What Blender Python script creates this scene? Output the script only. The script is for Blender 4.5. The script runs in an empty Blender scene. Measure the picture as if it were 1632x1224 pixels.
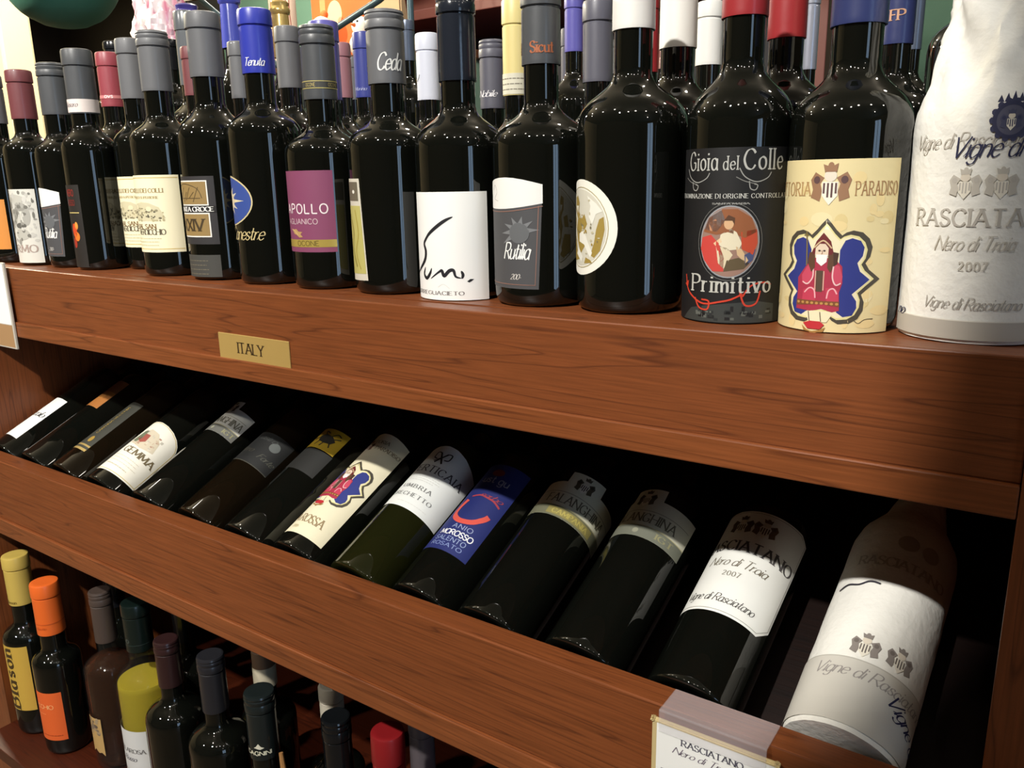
import bpy, bmesh, math, random
from mathutils import Vector, Matrix, noise
from math import sin, cos, pi, radians, atan2, asin, sqrt

S = bpy.context.scene
COL = S.collection
random.seed(7)
H = 1.35                       # height of the camera above the floor

# ------------------------------------------------------------------ camera
cam_d = bpy.data.cameras.new('camera')
cam = bpy.data.objects.new('camera', cam_d)
COL.objects.link(cam)
S.camera = cam
cam_d.sensor_width = 36.0
cam_d.lens = 36.0 * 1300.0 / 1632.0
cam_d.clip_start = 0.02
yaw, pitch, roll = 0.60853825, 0.24307521, 0.01887729
_f = Vector((-sin(yaw) * cos(pitch), cos(yaw) * cos(pitch), -sin(pitch)))
_r = Vector((cos(yaw), sin(yaw), 0))
_d = _f.cross(_r)
_R = _r * cos(roll) + _d * sin(roll)
_D = -_r * sin(roll) + _d * cos(roll)
cam.matrix_world = Matrix(((_R.x, -_D.x, -_f.x, 0), (_R.y, -_D.y, -_f.y, 0), (_R.z, -_D.z, -_f.z, H), (0, 0, 0, 1)))

# ------------------------------------------------------------------ world, lights, exposure
S.view_settings.view_transform = 'Standard'
S.view_settings.look = 'None'
S.view_settings.exposure = 0.12
S.view_settings.gamma = 1.0
S.view_settings.use_curve_mapping = False
W = bpy.data.worlds.new('world')
S.world = W
W.use_nodes = True
W.node_tree.nodes['Background'].inputs[0].default_value = (0.9, 0.88, 0.86, 1)
W.node_tree.nodes['Background'].inputs[1].default_value = 0.03


def lamp(name, kind, loc, power, color=(1, 0.86, 0.68), size=0.03, target=None, angle=60, blend=0.2):
    l = bpy.data.lights.new(name, kind)
    l.energy = power
    l.color = color
    if kind in ('POINT', 'SPOT'):
        l.shadow_soft_size = size
    if kind == 'SPOT':
        l.spot_size = radians(angle)
        l.spot_blend = blend
    if kind == 'AREA':
        l.size = size
    o = bpy.data.objects.new(name, l)
    COL.objects.link(o)
    o.location = loc
    if target is not None:
        o.rotation_euler = (Vector(target) - Vector(loc)).to_track_quat('-Z', 'Y').to_euler()
    return o


# the spotlight over the aisle: its cone edge stands in for the shadow cast at the right end
lamp('aisle_spotlight', 'SPOT', (-0.42, -1.05, H + 1.42), 262, (1, 0.965, 0.90), 0.03, (-1.05, 0.55, H + 0.2), 54.7, 0.03)
lamp('left_spotlight', 'SPOT', (-1.75, -1.35, H + 1.25), 95, (1, 0.95, 0.88), 0.03, (-1.45, 0.55, H - 0.25), 38, 0.6)
# smaller ceiling bulbs along the aisle
for i, (x, y, z, p) in enumerate([(0.1, -0.75, 1.35, 5), (-0.75, -0.45, 1.4, 4), (-1.9, 0.35, 1.4, 4), (0.9, 0.75, 1.35, 4), (1.3, 1.1, 1.4, 4), (-0.2, 1.3, 1.45, 5), (-3.2, -0.3, 1.4, 5), (0.35, -0.35, 1.2, 5), (0.9, -0.1, 1.3, 4), (1.5, 0.4, 1.35, 4), (-1.6, -0.5, 1.4, 5),
                                  (-2.6, 0.1, 1.35, 5), (-0.9, 1.7, 1.4, 9), (0.5, 1.5, 1.4, 5), (-2.6, 2.2, 1.45, 22),
                                  (2.2, -0.9, 1.4, 5), (-3.9, 2.9, 1.3, 40)]):
    lamp('ceiling_bulb', 'POINT', (x, y, H + z), p * (1.9 if y > 1.2 else 0.7), (1, 0.93, 0.82), 0.048)
lamp('column_lamp', 'POINT', (-2.75, 0.75, H + 0.95), 150, (1, 0.90, 0.66), 0.04)

# ------------------------------------------------------------------ material helpers
MATS = {}


def lin(c):
    def f(v):
        v /= 255.0
        return v / 12.92 if v <= 0.04045 else ((v + 0.055) / 1.055) ** 2.4
    return tuple(f(v) for v in c)


def pmat(name, col, rough=0.5, metal=0.0, coat=0.0, spec=0.5, emit=None, estr=0.0, trans=0.0, ior=1.5, bump=0.0, bscale=60):
    if name in MATS:
        return MATS[name]
    m = bpy.data.materials.new(name)
    m.use_nodes = True
    nt = m.node_tree
    b = nt.nodes['Principled BSDF']
    b.inputs['Base Color'].default_value = (*col, 1)
    b.inputs['Roughness'].default_value = rough
    b.inputs['Metallic'].default_value = metal
    b.inputs['Coat Weight'].default_value = coat
    b.inputs['Coat Roughness'].default_value = 0.05
    b.inputs['Specular IOR Level'].default_value = spec
    b.inputs['Transmission Weight'].default_value = trans
    b.inputs['IOR'].default_value = ior
    if emit:
        b.inputs['Emission Color'].default_value = (*emit, 1)
        b.inputs['Emission Strength'].default_value = estr
    # fine procedural variation so that nothing is perfectly uniform
    tc = nt.nodes.new('ShaderNodeTexCoord')
    nz = nt.nodes.new('ShaderNodeTexNoise')
    nz.inputs['Scale'].default_value = bscale
    nz.inputs['Detail'].default_value = 3
    nt.links.new(tc.outputs['Object'], nz.inputs['Vector'])
    mr = nt.nodes.new('ShaderNodeMapRange')
    mr.inputs['To Min'].default_value = max(0.0, rough - 0.04)
    mr.inputs['To Max'].default_value = min(1.0, rough + 0.04)
    nt.links.new(nz.outputs['Fac'], mr.inputs['Value'])
    if rough > 0.08:
        nt.links.new(mr.outputs['Result'], b.inputs['Roughness'])
    if bump:
        bp = nt.nodes.new('ShaderNodeBump')
        bp.inputs['Strength'].default_value = bump
        bp.inputs['Distance'].default_value = 0.002
        nt.links.new(nz.outputs['Fac'], bp.inputs['Height'])
        nt.links.new(bp.outputs['Normal'], b.inputs['Normal'])
    MATS[name] = m
    return m


def ink(rgb, rough=0.55, metal=0.0):
    return pmat('ink_%d_%d_%d_%d' % (*rgb, int(metal * 10)), lin(rgb), rough, metal)


def wood(name, vert=False, tint=(1, 1, 1)):
    if name in MATS:
        return MATS[name]
    m = bpy.data.materials.new(name)
    m.use_nodes = True
    nt = m.node_tree
    N, L = nt.nodes, nt.links
    b = N['Principled BSDF']
    tc = N.new('ShaderNodeTexCoord')
    mp = N.new('ShaderNodeMapping')
    mp.inputs['Scale'].default_value = (15, 15, 0.6) if vert else (0.6, 15, 15)
    L.new(tc.outputs['Object'], mp.inputs['Vector'])
    n1 = N.new('ShaderNodeTexNoise')
    n1.inputs['Scale'].default_value = 2.2
    n1.inputs['Detail'].default_value = 2
    n1.inputs['Roughness'].default_value = 0.45
    L.new(mp.outputs['Vector'], n1.inputs['Vector'])
    mul = N.new('ShaderNodeMath')
    mul.operation = 'MULTIPLY'
    mul.inputs[1].default_value = 11.0
    L.new(n1.outputs['Fac'], mul.inputs[0])
    fr = N.new('ShaderNodeMath')
    fr.operation = 'FRACT'
    L.new(mul.outputs[0], fr.inputs[0])
    rp = N.new('ShaderNodeValToRGB')
    e = rp.color_ramp.elements
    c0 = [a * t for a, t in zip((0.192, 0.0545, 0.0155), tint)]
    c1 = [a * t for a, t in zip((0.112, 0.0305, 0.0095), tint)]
    e[0].position = 0.0
    e[0].color = (*c0, 1)
    e[1].position = 1.0
    e[1].color = (*[x * 0.93 for x in c0], 1)
    for pos, c in ((0.82, c0), (0.90, c1), (0.95, [x * 0.9 for x in c0])):
        q = rp.color_ramp.elements.new(pos)
        q.color = (*c, 1)
    L.new(fr.outputs[0], rp.inputs['Fac'])
    mp2 = N.new('ShaderNodeMapping')
    mp2.inputs['Scale'].default_value = (160, 160, 5) if vert else (5, 160, 160)
    L.new(tc.outputs['Object'], mp2.inputs['Vector'])
    n2 = N.new('ShaderNodeTexNoise')
    n2.inputs['Scale'].default_value = 3
    n2.inputs['Detail'].default_value = 4
    L.new(mp2.outputs['Vector'], n2.inputs['Vector'])
    r2 = N.new('ShaderNodeMapRange')
    r2.inputs['From Min'].default_value = 0.3
    r2.inputs['From Max'].default_value = 0.75
    r2.inputs['To Min'].default_value = 1.15
    r2.inputs['To Max'].default_value = 0.72
    L.new(n2.outputs['Fac'], r2.inputs['Value'])
    mx = N.new('ShaderNodeVectorMath')
    mx.operation = 'SCALE'
    L.new(rp.outputs['Color'], mx.inputs[0])
    L.new(r2.outputs['Result'], mx.inputs['Scale'])
    L.new(mx.outputs['Vector'], b.inputs['Base Color'])
    b.inputs['Roughness'].default_value = 0.42
    b.inputs['Specular IOR Level'].default_value = 0.45
    bp = N.new('ShaderNodeBump')
    bp.inputs['Strength'].default_value = 0.08
    bp.inputs['Distance'].default_value = 0.001
    L.new(n2.outputs['Fac'], bp.inputs['Height'])
    L.new(bp.outputs['Normal'], b.inputs['Normal'])
    MATS[name] = m
    return m


def plaster(name, col, var=0.08, scale=6, rough=0.8):
    m = pmat(name, col, rough, bump=0.15, bscale=90)
    nt = m.node_tree
    N, L = nt.nodes, nt.links
    b = N['Principled BSDF']
    tc = N.new('ShaderNodeTexCoord')
    nz = N.new('ShaderNodeTexNoise')
    nz.inputs['Scale'].default_value = scale
    nz.inputs['Detail'].default_value = 4
    L.new(tc.outputs['Object'], nz.inputs['Vector'])
    rp = N.new('ShaderNodeValToRGB')
    rp.color_ramp.elements[0].color = (*[c * (1 - var) for c in col], 1)
    rp.color_ramp.elements[1].color = (*[min(1, c * (1 + var)) for c in col], 1)
    L.new(nz.outputs['Fac'], rp.inputs['Fac'])
    L.new(rp.outputs['Color'], b.inputs['Base Color'])
    return m


M_WOOD = wood('cherry_laminate')
M_WOODV = wood('cherry_laminate_upright', True)
M_WOODD = wood('cherry_laminate_painted_shade', False, (0.035, 0.03, 0.04))  # rack floor and back panel: interior shade put into the laminate tint
M_WOODM = wood('cherry_laminate_shaded', False, (0.30, 0.18, 0.16))  # lower board: the gloom between the bottles put into a darker tint
M_EDGE = wood('cherry_edge_band', False, (1.12, 1.18, 1.3))  # lighter strip wood, tint lifted further to strengthen the ledge highlight
M_EDGE.node_tree.nodes['Principled BSDF'].inputs['Roughness'].default_value = 0.3
M_GLASS = pmat('dark_bottle_glass', (0.0035, 0.004, 0.003), 0.02, spec=0.62)
M_GLASSB = pmat('dark_brown_bottle_glass', (0.006, 0.004, 0.002), 0.025, spec=0.6)
M_GLASSG = pmat('olive_bottle_glass', (0.010, 0.011, 0.0028), 0.03, spec=0.6)

# ------------------------------------------------------------------ mesh helpers


def mkobj(name, me, parent=None, mats=None):
    o = bpy.data.objects.new(name, me)
    COL.objects.link(o)
    if parent is not None:
        o.parent = parent
    for m in (mats or []):
        me.materials.append(m)
    return o


def from_bm(name, bm, mats, parent=None, smooth=True, angle=40):
    me = bpy.data.meshes.new(name)
    bm.normal_update()
    bm.to_mesh(me)
    bm.free()
    if smooth:
        for p in me.polygons:
            p.use_smooth = True
        me.set_sharp_from_angle(angle=radians(angle))
    return mkobj(name, me, parent, mats if isinstance(mats, (list, tuple)) else [mats])


def lathe(bm, prof, seg=40, mat=0, z0=0.0, center=(0, 0)):
    rings = []
    for (r, z) in prof:
        if r < 1e-6:
            rings.append([bm.verts.new((center[0], center[1], z + z0))])
        else:
            rings.append([bm.verts.new((center[0] + r * sin(2 * pi * i / seg), center[1] - r * cos(2 * pi * i / seg), z + z0)) for i in range(seg)])
    for a, b in zip(rings, rings[1:]):
        for i in range(seg):
            j = (i + 1) % seg
            if len(a) == 1 and len(b) == 1:
                continue
            if len(a) == 1:
                f = bm.faces.new((a[0], b[j], b[i]))
            elif len(b) == 1:
                f = bm.faces.new((a[i], a[j], b[0]))
            else:
                f = bm.faces.new((a[i], a[j], b[j], b[i]))
            f.material_index = mat
    return rings


def box(bm, x0, x1, y0, y1, z0, z1, bev=0.0, mat=0, nx=1):
    vs = []
    ret = bmesh.ops.create_cube(bm, size=1)
    for v in ret['verts']:
        v.co = Vector(((x0 + x1) / 2 + v.co.x * (x1 - x0), (y0 + y1) / 2 + v.co.y * (y1 - y0), (z0 + z1) / 2 + v.co.z * (z1 - z0)))
    fs = set(f for v in ret['verts'] for f in v.link_faces)
    for f in fs:
        f.material_index = mat
    if bev:
        es = list(set(e for v in ret['verts'] for e in v.link_edges))
        bmesh.ops.bevel(bm, geom=es, offset=bev, segments=2, profile=0.5, affect='EDGES')
    return bm


def boxobj(name, dims, mat, parent=None, bev=0.0, kind=None):
    bm = bmesh.new()
    box(bm, *dims, bev=bev)
    o = from_bm(name, bm, mat, parent, smooth=False)
    if kind:
        o['kind'] = kind
    return o


def tube(bm, pts, r, seg=8, mat=0):
    pts = [Vector(p) for p in pts]
    rings = []
    for i, p in enumerate(pts):
        t = (pts[min(i + 1, len(pts) - 1)] - pts[max(i - 1, 0)]).normalized()
        up = Vector((0, 0, 1)) if abs(t.z) < 0.9 else Vector((1, 0, 0))
        a = t.cross(up).normalized()
        b = t.cross(a)
        rr = r[i] if isinstance(r, (list, tuple)) else r
        rings.append([bm.verts.new(p + a * rr * cos(2 * pi * k / seg) + b * rr * sin(2 * pi * k / seg)) for k in range(seg)])
    for A, B in zip(rings, rings[1:]):
        for k in range(seg):
            f = bm.faces.new((A[k], A[(k + 1) % seg], B[(k + 1) % seg], B[k]))
            f.material_index = mat
    for R in (rings[0], rings[-1]):
        f = bm.faces.new(R)
        f.material_index = mat


def empty(name, loc, label=None, cat=None, group=None):
    o = bpy.data.objects.new(name, None)
    COL.objects.link(o)
    o.location = loc
    o.empty_display_size = 0.05
    if label:
        tag(o, label, cat, group)
    return o


def tag(o, label, cat, group=None, kind=None):
    o['label'] = label
    o['category'] = cat
    if group:
        o['group'] = group
    if kind:
        o['kind'] = kind
    return o


# ------------------------------------------------------------------ pen lettering
G = {}
for row in '''A .8 0,0 .4,1|.4,1 .8,0|.14,.36 .66,.36
B .65 0,0 0,1|~0,1 .3,1 .5,.93 .52,.76 .4,.56 0,.52|~0,.52 .45,.5 .62,.36 .6,.15 .4,.02 0,0
C .72 ~.7,.8 .58,.95 .4,1 .15,.88 0,.5 .15,.12 .4,0 .58,.05 .72,.22
D .75 0,0 0,1|~0,1 .3,1 .62,.85 .74,.5 .62,.15 .3,0 0,0
E .58 0,0 0,1|0,1 .55,1|0,.52 .45,.52|0,0 .58,0
F .55 0,0 0,1|0,1 .55,1|0,.52 .42,.52
G .78 ~.7,.8 .58,.95 .4,1 .15,.88 0,.5 .15,.12 .4,0 .6,.04 .74,.16|.74,.42 .74,.12|.5,.42 .76,.42
H .75 0,0 0,1|.75,0 .75,1|0,.52 .75,.52
I .06 .03,0 .03,1
K .65 0,0 0,1|0,.4 .6,1|.2,.55 .65,0
L .55 0,1 0,0|0,0 .55,0
M .9 0,0 .08,1|.08,1 .45,.12|.45,.12 .82,1|.82,1 .9,0
N .75 0,0 0,1|0,1 .75,0|.75,0 .75,1
O .8 ~.4,1 .12,.87 0,.5 .12,.13 .4,0 .68,.13 .8,.5 .68,.87 .4,1
P .6 0,0 0,1|~0,1 .35,1 .58,.88 .58,.62 .35,.48 0,.47
R .66 0,0 0,1|~0,1 .35,1 .56,.88 .56,.64 .35,.5 0,.49|.28,.48 .66,0
S .55 ~.52,.82 .4,.97 .2,.99 .04,.84 .08,.62 .46,.42 .54,.2 .38,.02 .16,.02 0,.2
T .7 0,1 .7,1|.35,1 .35,0
U .72 ~0,1 0,.35 .1,.08 .36,0 .62,.08 .72,.35 .72,1
V .76 0,1 .38,0|.38,0 .76,1
X .65 0,0 .65,1|0,1 .65,0
Y .7 0,1 .35,.5|.7,1 .35,.5|.35,.5 .35,0
Z .6 0,1 .6,1|.6,1 0,0|0,0 .6,0
0 .55 ~.27,1 .06,.85 0,.5 .06,.15 .27,0 .49,.15 .55,.5 .49,.85 .27,1
1 .2 0,.8 .15,1|.15,1 .15,0
2 .55 ~.03,.78 .15,.97 .38,.97 .5,.78 .4,.5 0,.02|0,0 .55,0
3 .5 ~.03,.9 .25,1 .46,.86 .42,.6 .2,.53|~.2,.53 .48,.45 .48,.12 .22,0 0,.1
5 .5 .05,1 .48,1|.05,1 .03,.55|~.03,.55 .3,.63 .5,.42 .46,.12 .22,0 0,.1
7 .5 0,1 .5,1|.5,1 .15,0
8 .52 ~.26,.54 .06,.66 .06,.9 .26,1 .46,.9 .46,.66 .26,.54 .02,.38 .02,.12 .26,0 .5,.12 .5,.38 .26,.54
9 .52 ~.48,.62 .3,.48 .08,.55 .02,.75 .14,.96 .36,.98 .5,.8 .46,.4 .2,0
a .52 ~.44,.5 .28,.62 .08,.55 0,.3 .08,.06 .26,0 .44,.17|~.46,.62 .45,.1 .54,0
b .48 0,1 0,0|~0,.45 .2,.62 .42,.52 .48,.3 .4,.07 .2,0 0,.12
c .44 ~.42,.5 .25,.62 .06,.5 0,.3 .06,.1 .25,0 .44,.12
d .5 ~.44,.5 .28,.62 .08,.55 0,.3 .08,.06 .26,0 .44,.17|.46,1 .46,0
e .46 ~.02,.33 .44,.36 .4,.55 .24,.62 .05,.5 0,.28 .08,.08 .26,0 .46,.14
g .5 ~.44,.5 .28,.62 .08,.55 0,.3 .08,.06 .26,0 .44,.17|~.46,.62 .46,-.1 .36,-.3 .15,-.3 .02,-.2
h .44 0,1 0,0|~0,.4 .15,.6 .35,.6 .42,.4 .42,0
i .08 .03,.62 .03,0|.03,.82 .03,.92
l .08 .03,1 .03,0
m .7 0,.62 0,0|~0,.42 .15,.6 .3,.55 .34,.35 .34,0|~.34,.42 .5,.6 .64,.55 .68,.35 .68,0
n .44 0,.62 0,0|~0,.42 .15,.6 .34,.58 .42,.4 .42,0
o .48 ~.24,.62 .05,.5 0,.3 .06,.1 .24,0 .42,.1 .48,.3 .42,.52 .24,.62
p .48 0,.62 0,-.35|~0,.45 .2,.62 .42,.52 .48,.3 .4,.07 .2,0 0,.12
r .32 0,.62 0,0|~0,.38 .12,.58 .3,.6
s .36 ~.34,.5 .22,.62 .05,.56 .05,.4 .3,.25 .34,.1 .2,0 0,.1
t .34 ~.15,.9 .14,.2 .22,.02 .36,.06|0,.62 .32,.62
u .44 ~0,.62 0,.2 .1,.02 .3,.05 .42,.22|.42,.62 .42,0
v .44 0,.62 .22,0|.22,0 .44,.62
. .08 .02,0 .05,.06
- .3 0,.35 .3,.35'''.split('\n'):
    ch, adv, st = row.split(' ', 2)
    G[ch] = (float(adv), [(s[0] == '~', [tuple(map(float, q.split(','))) for q in s.lstrip('~').split(' ')]) for s in st.split('|')])


def smooth_pts(p, n=4):
    if len(p) < 3:
        return p
    out = []
    for i in range(len(p) - 1):
        p0, p1, p2, p3 = p[max(i - 1, 0)], p[i], p[i + 1], p[min(i + 2, len(p) - 1)]
        for k in range(n):
            t = k / n
            out.append(tuple(0.5 * (2 * p1[a] + (p2[a] - p0[a]) * t + (2 * p0[a] - 5 * p1[a] + 4 * p2[a] - p3[a]) * t * t + (3 * p1[a] - p0[a] - 3 * p2[a] + p3[a]) * t ** 3) for a in (0, 1)))
    out.append(p[-1])
    return out


def ribbon(pts, width):
    """quads along a polyline; width(i, angle) gives the full width"""
    out = []
    n = len(pts)
    L, Rr = [], []
    for i, p in enumerate(pts):
        a, b = pts[max(i - 1, 0)], pts[min(i + 1, n - 1)]
        dx, dy = b[0] - a[0], b[1] - a[1]
        d = sqrt(dx * dx + dy * dy) or 1e-6
        w = width(i / max(1, n - 1), atan2(dy, dx)) / 2
        L.append((p[0] - dy / d * w, p[1] + dx / d * w))
        Rr.append((p[0] + dy / d * w, p[1] - dx / d * w))
    for i in range(n - 1):
        out.append([L[i], Rr[i], Rr[i + 1], L[i + 1]])
    return out


def lettering(s, h, style='serif', track=0.16, bold=1.0, shear=None):
    """polygons of a line of text, starting at (0,0); returns (polys, total width)"""
    x = 0.0
    out = []
    sh = shear if shear is not None else (0.42 if style == 'script' else 0.0)
    t = {'serif': 0.20, 'sans': 0.13, 'script': 0.14}[style] * bold
    thin = {'serif': 0.30, 'sans': 0.95, 'script': 0.3}[style]
    tr = track if style != 'script' else track * 0.35
    prev = None
    for ch in s:
        if ch == ' ':
            x += 0.34
            prev = None
            continue
        sc = 1.0
        c = ch
        if c not in G:
            c = ch.upper() if ch.upper() in G else '-'
            sc = 0.62 if ch.islower() else 1.0
        adv, strokes = G[c]
        for sm, pts in strokes:
            P = smooth_pts(pts) if sm else pts
            P = [((x + q[0] * sc), q[1] * sc) for q in P]
            P = [(q[0] + q[1] * sh, q[1]) for q in P]
            out += ribbon(P, lambda f, a: t * (thin + (1 - thin) * abs(sin(a - 0.25))))
            if style == 'serif':
                for (qx, qy), (ox, oy) in ((P[0], P[-1]), (P[-1], P[0])):
                    if not sm and abs(qy - oy) > 0.35 and min(abs(qy), abs(qy - 1), abs(qy - 0.62)) < 0.02:
                        out.append([(qx - t * 0.95, qy - 0.03), (qx + t * 0.95, qy - 0.03), (qx + t * 0.95, qy + 0.035), (qx - t * 0.95, qy + 0.035)])
        if style == 'script' and prev is not None and ch.islower():
            out += ribbon([(x - tr - 0.02 + 0.05 * sh, 0.05), (x + 0.04 + 0.3 * sh, 0.3)], lambda f, a: t * 0.35)
        x += adv * sc + tr
        prev = ch
    w = x - tr
    return [[(q[0] * h, q[1] * h) for q in P] for P in out], w * h


class Art:
    """flat print gathered in millimetres and wrapped round a bottle (or laid on a flat plate)"""

    def __init__(self, r=None, th0=0.0, base=0.15):
        self.r, self.th0, self.base = r, th0, base
        self.items = []

    def poly(self, pts, col, layer=1, metal=0.0):
        self.items.append((pts, (tuple(col), metal), layer))

    def rect(self, u0, u1, v0, v1, col, layer=1, metal=0.0):
        self.poly([(u0, v0), (u1, v0), (u1, v1), (u0, v1)], col, layer, metal)

    def ell(self, cx, cy, rx, ry, col, layer=1, n=28, a0=0, a1=2 * pi, metal=0.0):
        self.poly([(cx + rx * cos(a0 + (a1 - a0) * i / n), cy + ry * sin(a0 + (a1 - a0) * i / n)) for i in range(n)], col, layer, metal)

    def ring(self, cx, cy, rx, ry, w, col, layer=1, n=36, metal=0.0):
        P = [(cx + rx * cos(2 * pi * i / n), cy + ry * sin(2 * pi * i / n)) for i in range(n + 1)]
        self.line(P, w, col, layer, False, metal)

    def line(self, pts, w, col, layer=1, sm=True, metal=0.0, taper=False):
        P = smooth_pts(pts, 5) if sm else pts
        for q in ribbon(P, (lambda f, a: w * (1 - abs(2 * f - 1) ** 2.5 * 0.85)) if taper else (lambda f, a: w)):
            self.poly(q, col, layer, metal)

    def text(self, s, x, y, h, col, style='serif', align='c', layer=2, track=0.16, bold=1.0, width=None, rot=0.0, metal=0.0, shear=None):
        P, w = lettering(s, h, style, track, bold, shear)
        k = (width / w) if width else 1.0
        w *= k
        ox = {'l': 0, 'c': -w / 2, 'r': -w}[align]
        c, sn = cos(rot), sin(rot)
        for p in P:
            q = [(a * k + ox, b) for a, b in p]
            self.poly([(x + a * c - b * sn, y + a * sn + b * c) for a, b in q], col, layer, metal)

    def blur_lines(self, x0, x1, y, n, dy, col, h=0.7, layer=2):
        for i in range(n):
            x = x0 + random.random() * (x1 - x0) * 0.12
            e = x1 - random.random() * (x1 - x0) * 0.15
            while x < e:
                l = 1.5 + random.random() * 4
                self.rect(x, min(x + l, e), y - i * dy, y - i * dy + h, col, layer)
                x += l + 0.8

    def build(self, name, parent=None, rough=0.55, flip=None):
        bm = bmesh.new()
        keys = []
        for pts, k, layer in self.items:
            if k not in keys:
                keys.append(k)
            vs = [bm.verts.new((p[0], p[1], self.base + 0.09 * layer)) for p in pts]
            try:
                f = bm.faces.new(vs)
            except ValueError:
                continue
            f.material_index = keys.index(k)
        bm.normal_update()
        for f in bm.faces:
            if f.normal.z < 0:
                f.normal_flip()
        bmesh.ops.triangulate(bm, faces=[f for f in bm.faces if len(f.verts) > 4])
        if self.r:
            us = [v.co.x for v in bm.verts]
            if us:
                u = math.floor(min(us) / 3.0) * 3.0 + 3.0
                mx = max(us)
                while u < mx:
                    bmesh.ops.bisect_plane(bm, geom=bm.verts[:] + bm.edges[:] + bm.faces[:], dist=1e-5, plane_co=(u, 0, 0), plane_no=(1, 0, 0))
                    u += 3.0
            for v in bm.verts:
                th = v.co.x / (self.r * 1000) + self.th0
                R = self.r + v.co.z / 1000
                v.co = Vector((R * sin(th), -R * cos(th), v.co.y / 1000))
        else:
            for v in bm.verts:
                v.co = Vector((v.co.x / 1000, -v.co.z / 1000, v.co.y / 1000))
        me = bpy.data.meshes.new(name)
        bm.to_mesh(me)
        bm.free()
        o = mkobj(name, me, parent, [ink(k[0], 0.35 if k[1] else rough, k[1]) for k in keys])
        if self.r:
            for p in me.polygons:
                p.use_smooth = True
        return o


def label_paper(parent, r, pts, col, name='front_label', base=0.12, metal=0.0, th0=0.0, rough=0.6):
    a = Art(r, th0, base)
    a.poly(pts, col, 0, metal)
    return a.build(name, parent, rough)


def rectpts(u0, u1, v0, v1):
    return [(u0, v0), (u1, v0), (u1, v1), (u0, v1)]


def ellpts(cx, cy, rx, ry, n=40):
    return [(cx + rx * cos(2 * pi * i / n), cy + ry * sin(2 * pi * i / n)) for i in range(n)]


# ------------------------------------------------------------------ bottles
def bez(p0, p1, p2, p3, n=9):
    return [tuple((1 - t) ** 3 * p0[i] + 3 * (1 - t) ** 2 * t * p1[i] + 3 * (1 - t) * t * t * p2[i] + t ** 3 * p3[i] for i in (0, 1)) for t in [k / n for k in range(n + 1)]]


CAPM = {}


def capmat(rgb, rough=0.42, metal=0.0, coat=0.15):
    return pmat('capsule_%d_%d_%d_%d' % (*rgb, int(rough * 100)), lin(rgb), rough, metal, coat, bump=0.05, bscale=120)


def body_profile(r, rn, zsh, znk, ztop, fil=1.0):
    dh = znk - zsh
    p = [(0, 0.010), (r * 0.55, 0.004), (r * 0.80, 0.0003 * fil), (r * (1 - 0.10 * fil), 0.0008 * fil), (r * (1 - 0.035 * fil), 0.0035 * fil), (r * (1 - 0.008 * fil), 0.008 * fil), (r, 0.014 * fil), (r, 0.020 * fil), (r, zsh * 0.5), (r, zsh - 0.006), (r, zsh)]
    p += bez((r, zsh), (r, zsh + dh * 0.62), (rn + (r - rn) * 0.10, znk - dh * 0.42), (rn, znk))[1:]
    p += [(rn, znk + 0.004), (rn, znk + (ztop - znk) * 0.5), (rn, ztop - 0.012), (rn * 0.96, ztop - 0.004), (rn * 0.8, ztop - 0.002), (0, ztop - 0.002)]
    return p


def cap_profile(rc, zc, zt, ribs=1, round_top=False):
    s = zt - (zt - zc) * 0.27          # the seam under the bead
    p = [(rc * 0.93, zc), (rc * 0.995, zc), (rc, zc + 0.0006), (rc, zc + 0.004), (rc * 0.99, s - 0.004), (rc * 0.985, s - 0.0012), (rc * 0.925, s - 0.0005), (rc * 0.925, s + 0.0006), (rc * 1.03, s + 0.0014), (rc * 1.035, s + 0.003)]
    if ribs > 1:
        a = s + (zt - s) * 0.5
        p += [(rc * 1.035, a - 0.002), (rc * 0.985, a), (rc * 1.02, a + 0.002)]
        b = s + (zt - s) * 0.75
        p += [(rc * 1.02, b - 0.001), (rc * 0.975, b + 0.0005)]
    if round_top:
        p += [(rc * 1.03, zt - 0.009), (rc * 0.98, zt - 0.004), (rc * 0.85, zt - 0.001), (rc * 0.6, zt), (0, zt)]
    else:
        p += [(rc * 1.02, zt - 0.003), (rc * 0.97, zt - 0.0008), (rc * 0.86, zt), (rc * 0.6, zt - 0.0004), (0, zt - 0.0004)]
    return p


def bottle(loc, r, ztop, zcap, znk, zsh, rc, cap, label, group, glass=None, ribs=1, seg=48, lying=False, round_top=False, yaw_=0.0, capobj=True, spin=None):
    e = empty('wine_bottle', loc, label, 'bottle', group)
    if lying:
        e.rotation_euler = (radians(-(90 - 25.5)), 0, radians(-2.0)) if spin is None else spin
    bm = bmesh.new()
    lathe(bm, body_profile(r, rc * 0.9, zsh, znk, ztop, 0.32 if lying else 1.0), seg)
    from_bm('glass_body', bm, glass or M_GLASS, e, angle=60)
    if capobj:
        bm = bmesh.new()
        lathe(bm, cap_profile(rc, zcap, ztop, ribs, round_top), 36)
        from_bm('capsule', bm, cap, e, angle=28)
    return e


def dup(e, loc, label=None, group=None):
    c = e.copy()
    COL.objects.link(c)
    c.location = loc
    if label:
        c['label'] = label
    if group:
        c['group'] = group
    for ch in list(e.children):
        d = ch.copy()
        COL.objects.link(d)
        d.parent = c
        for g in list(ch.children):
            h = g.copy()
            COL.objects.link(h)
            h.parent = d
    return c


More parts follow.
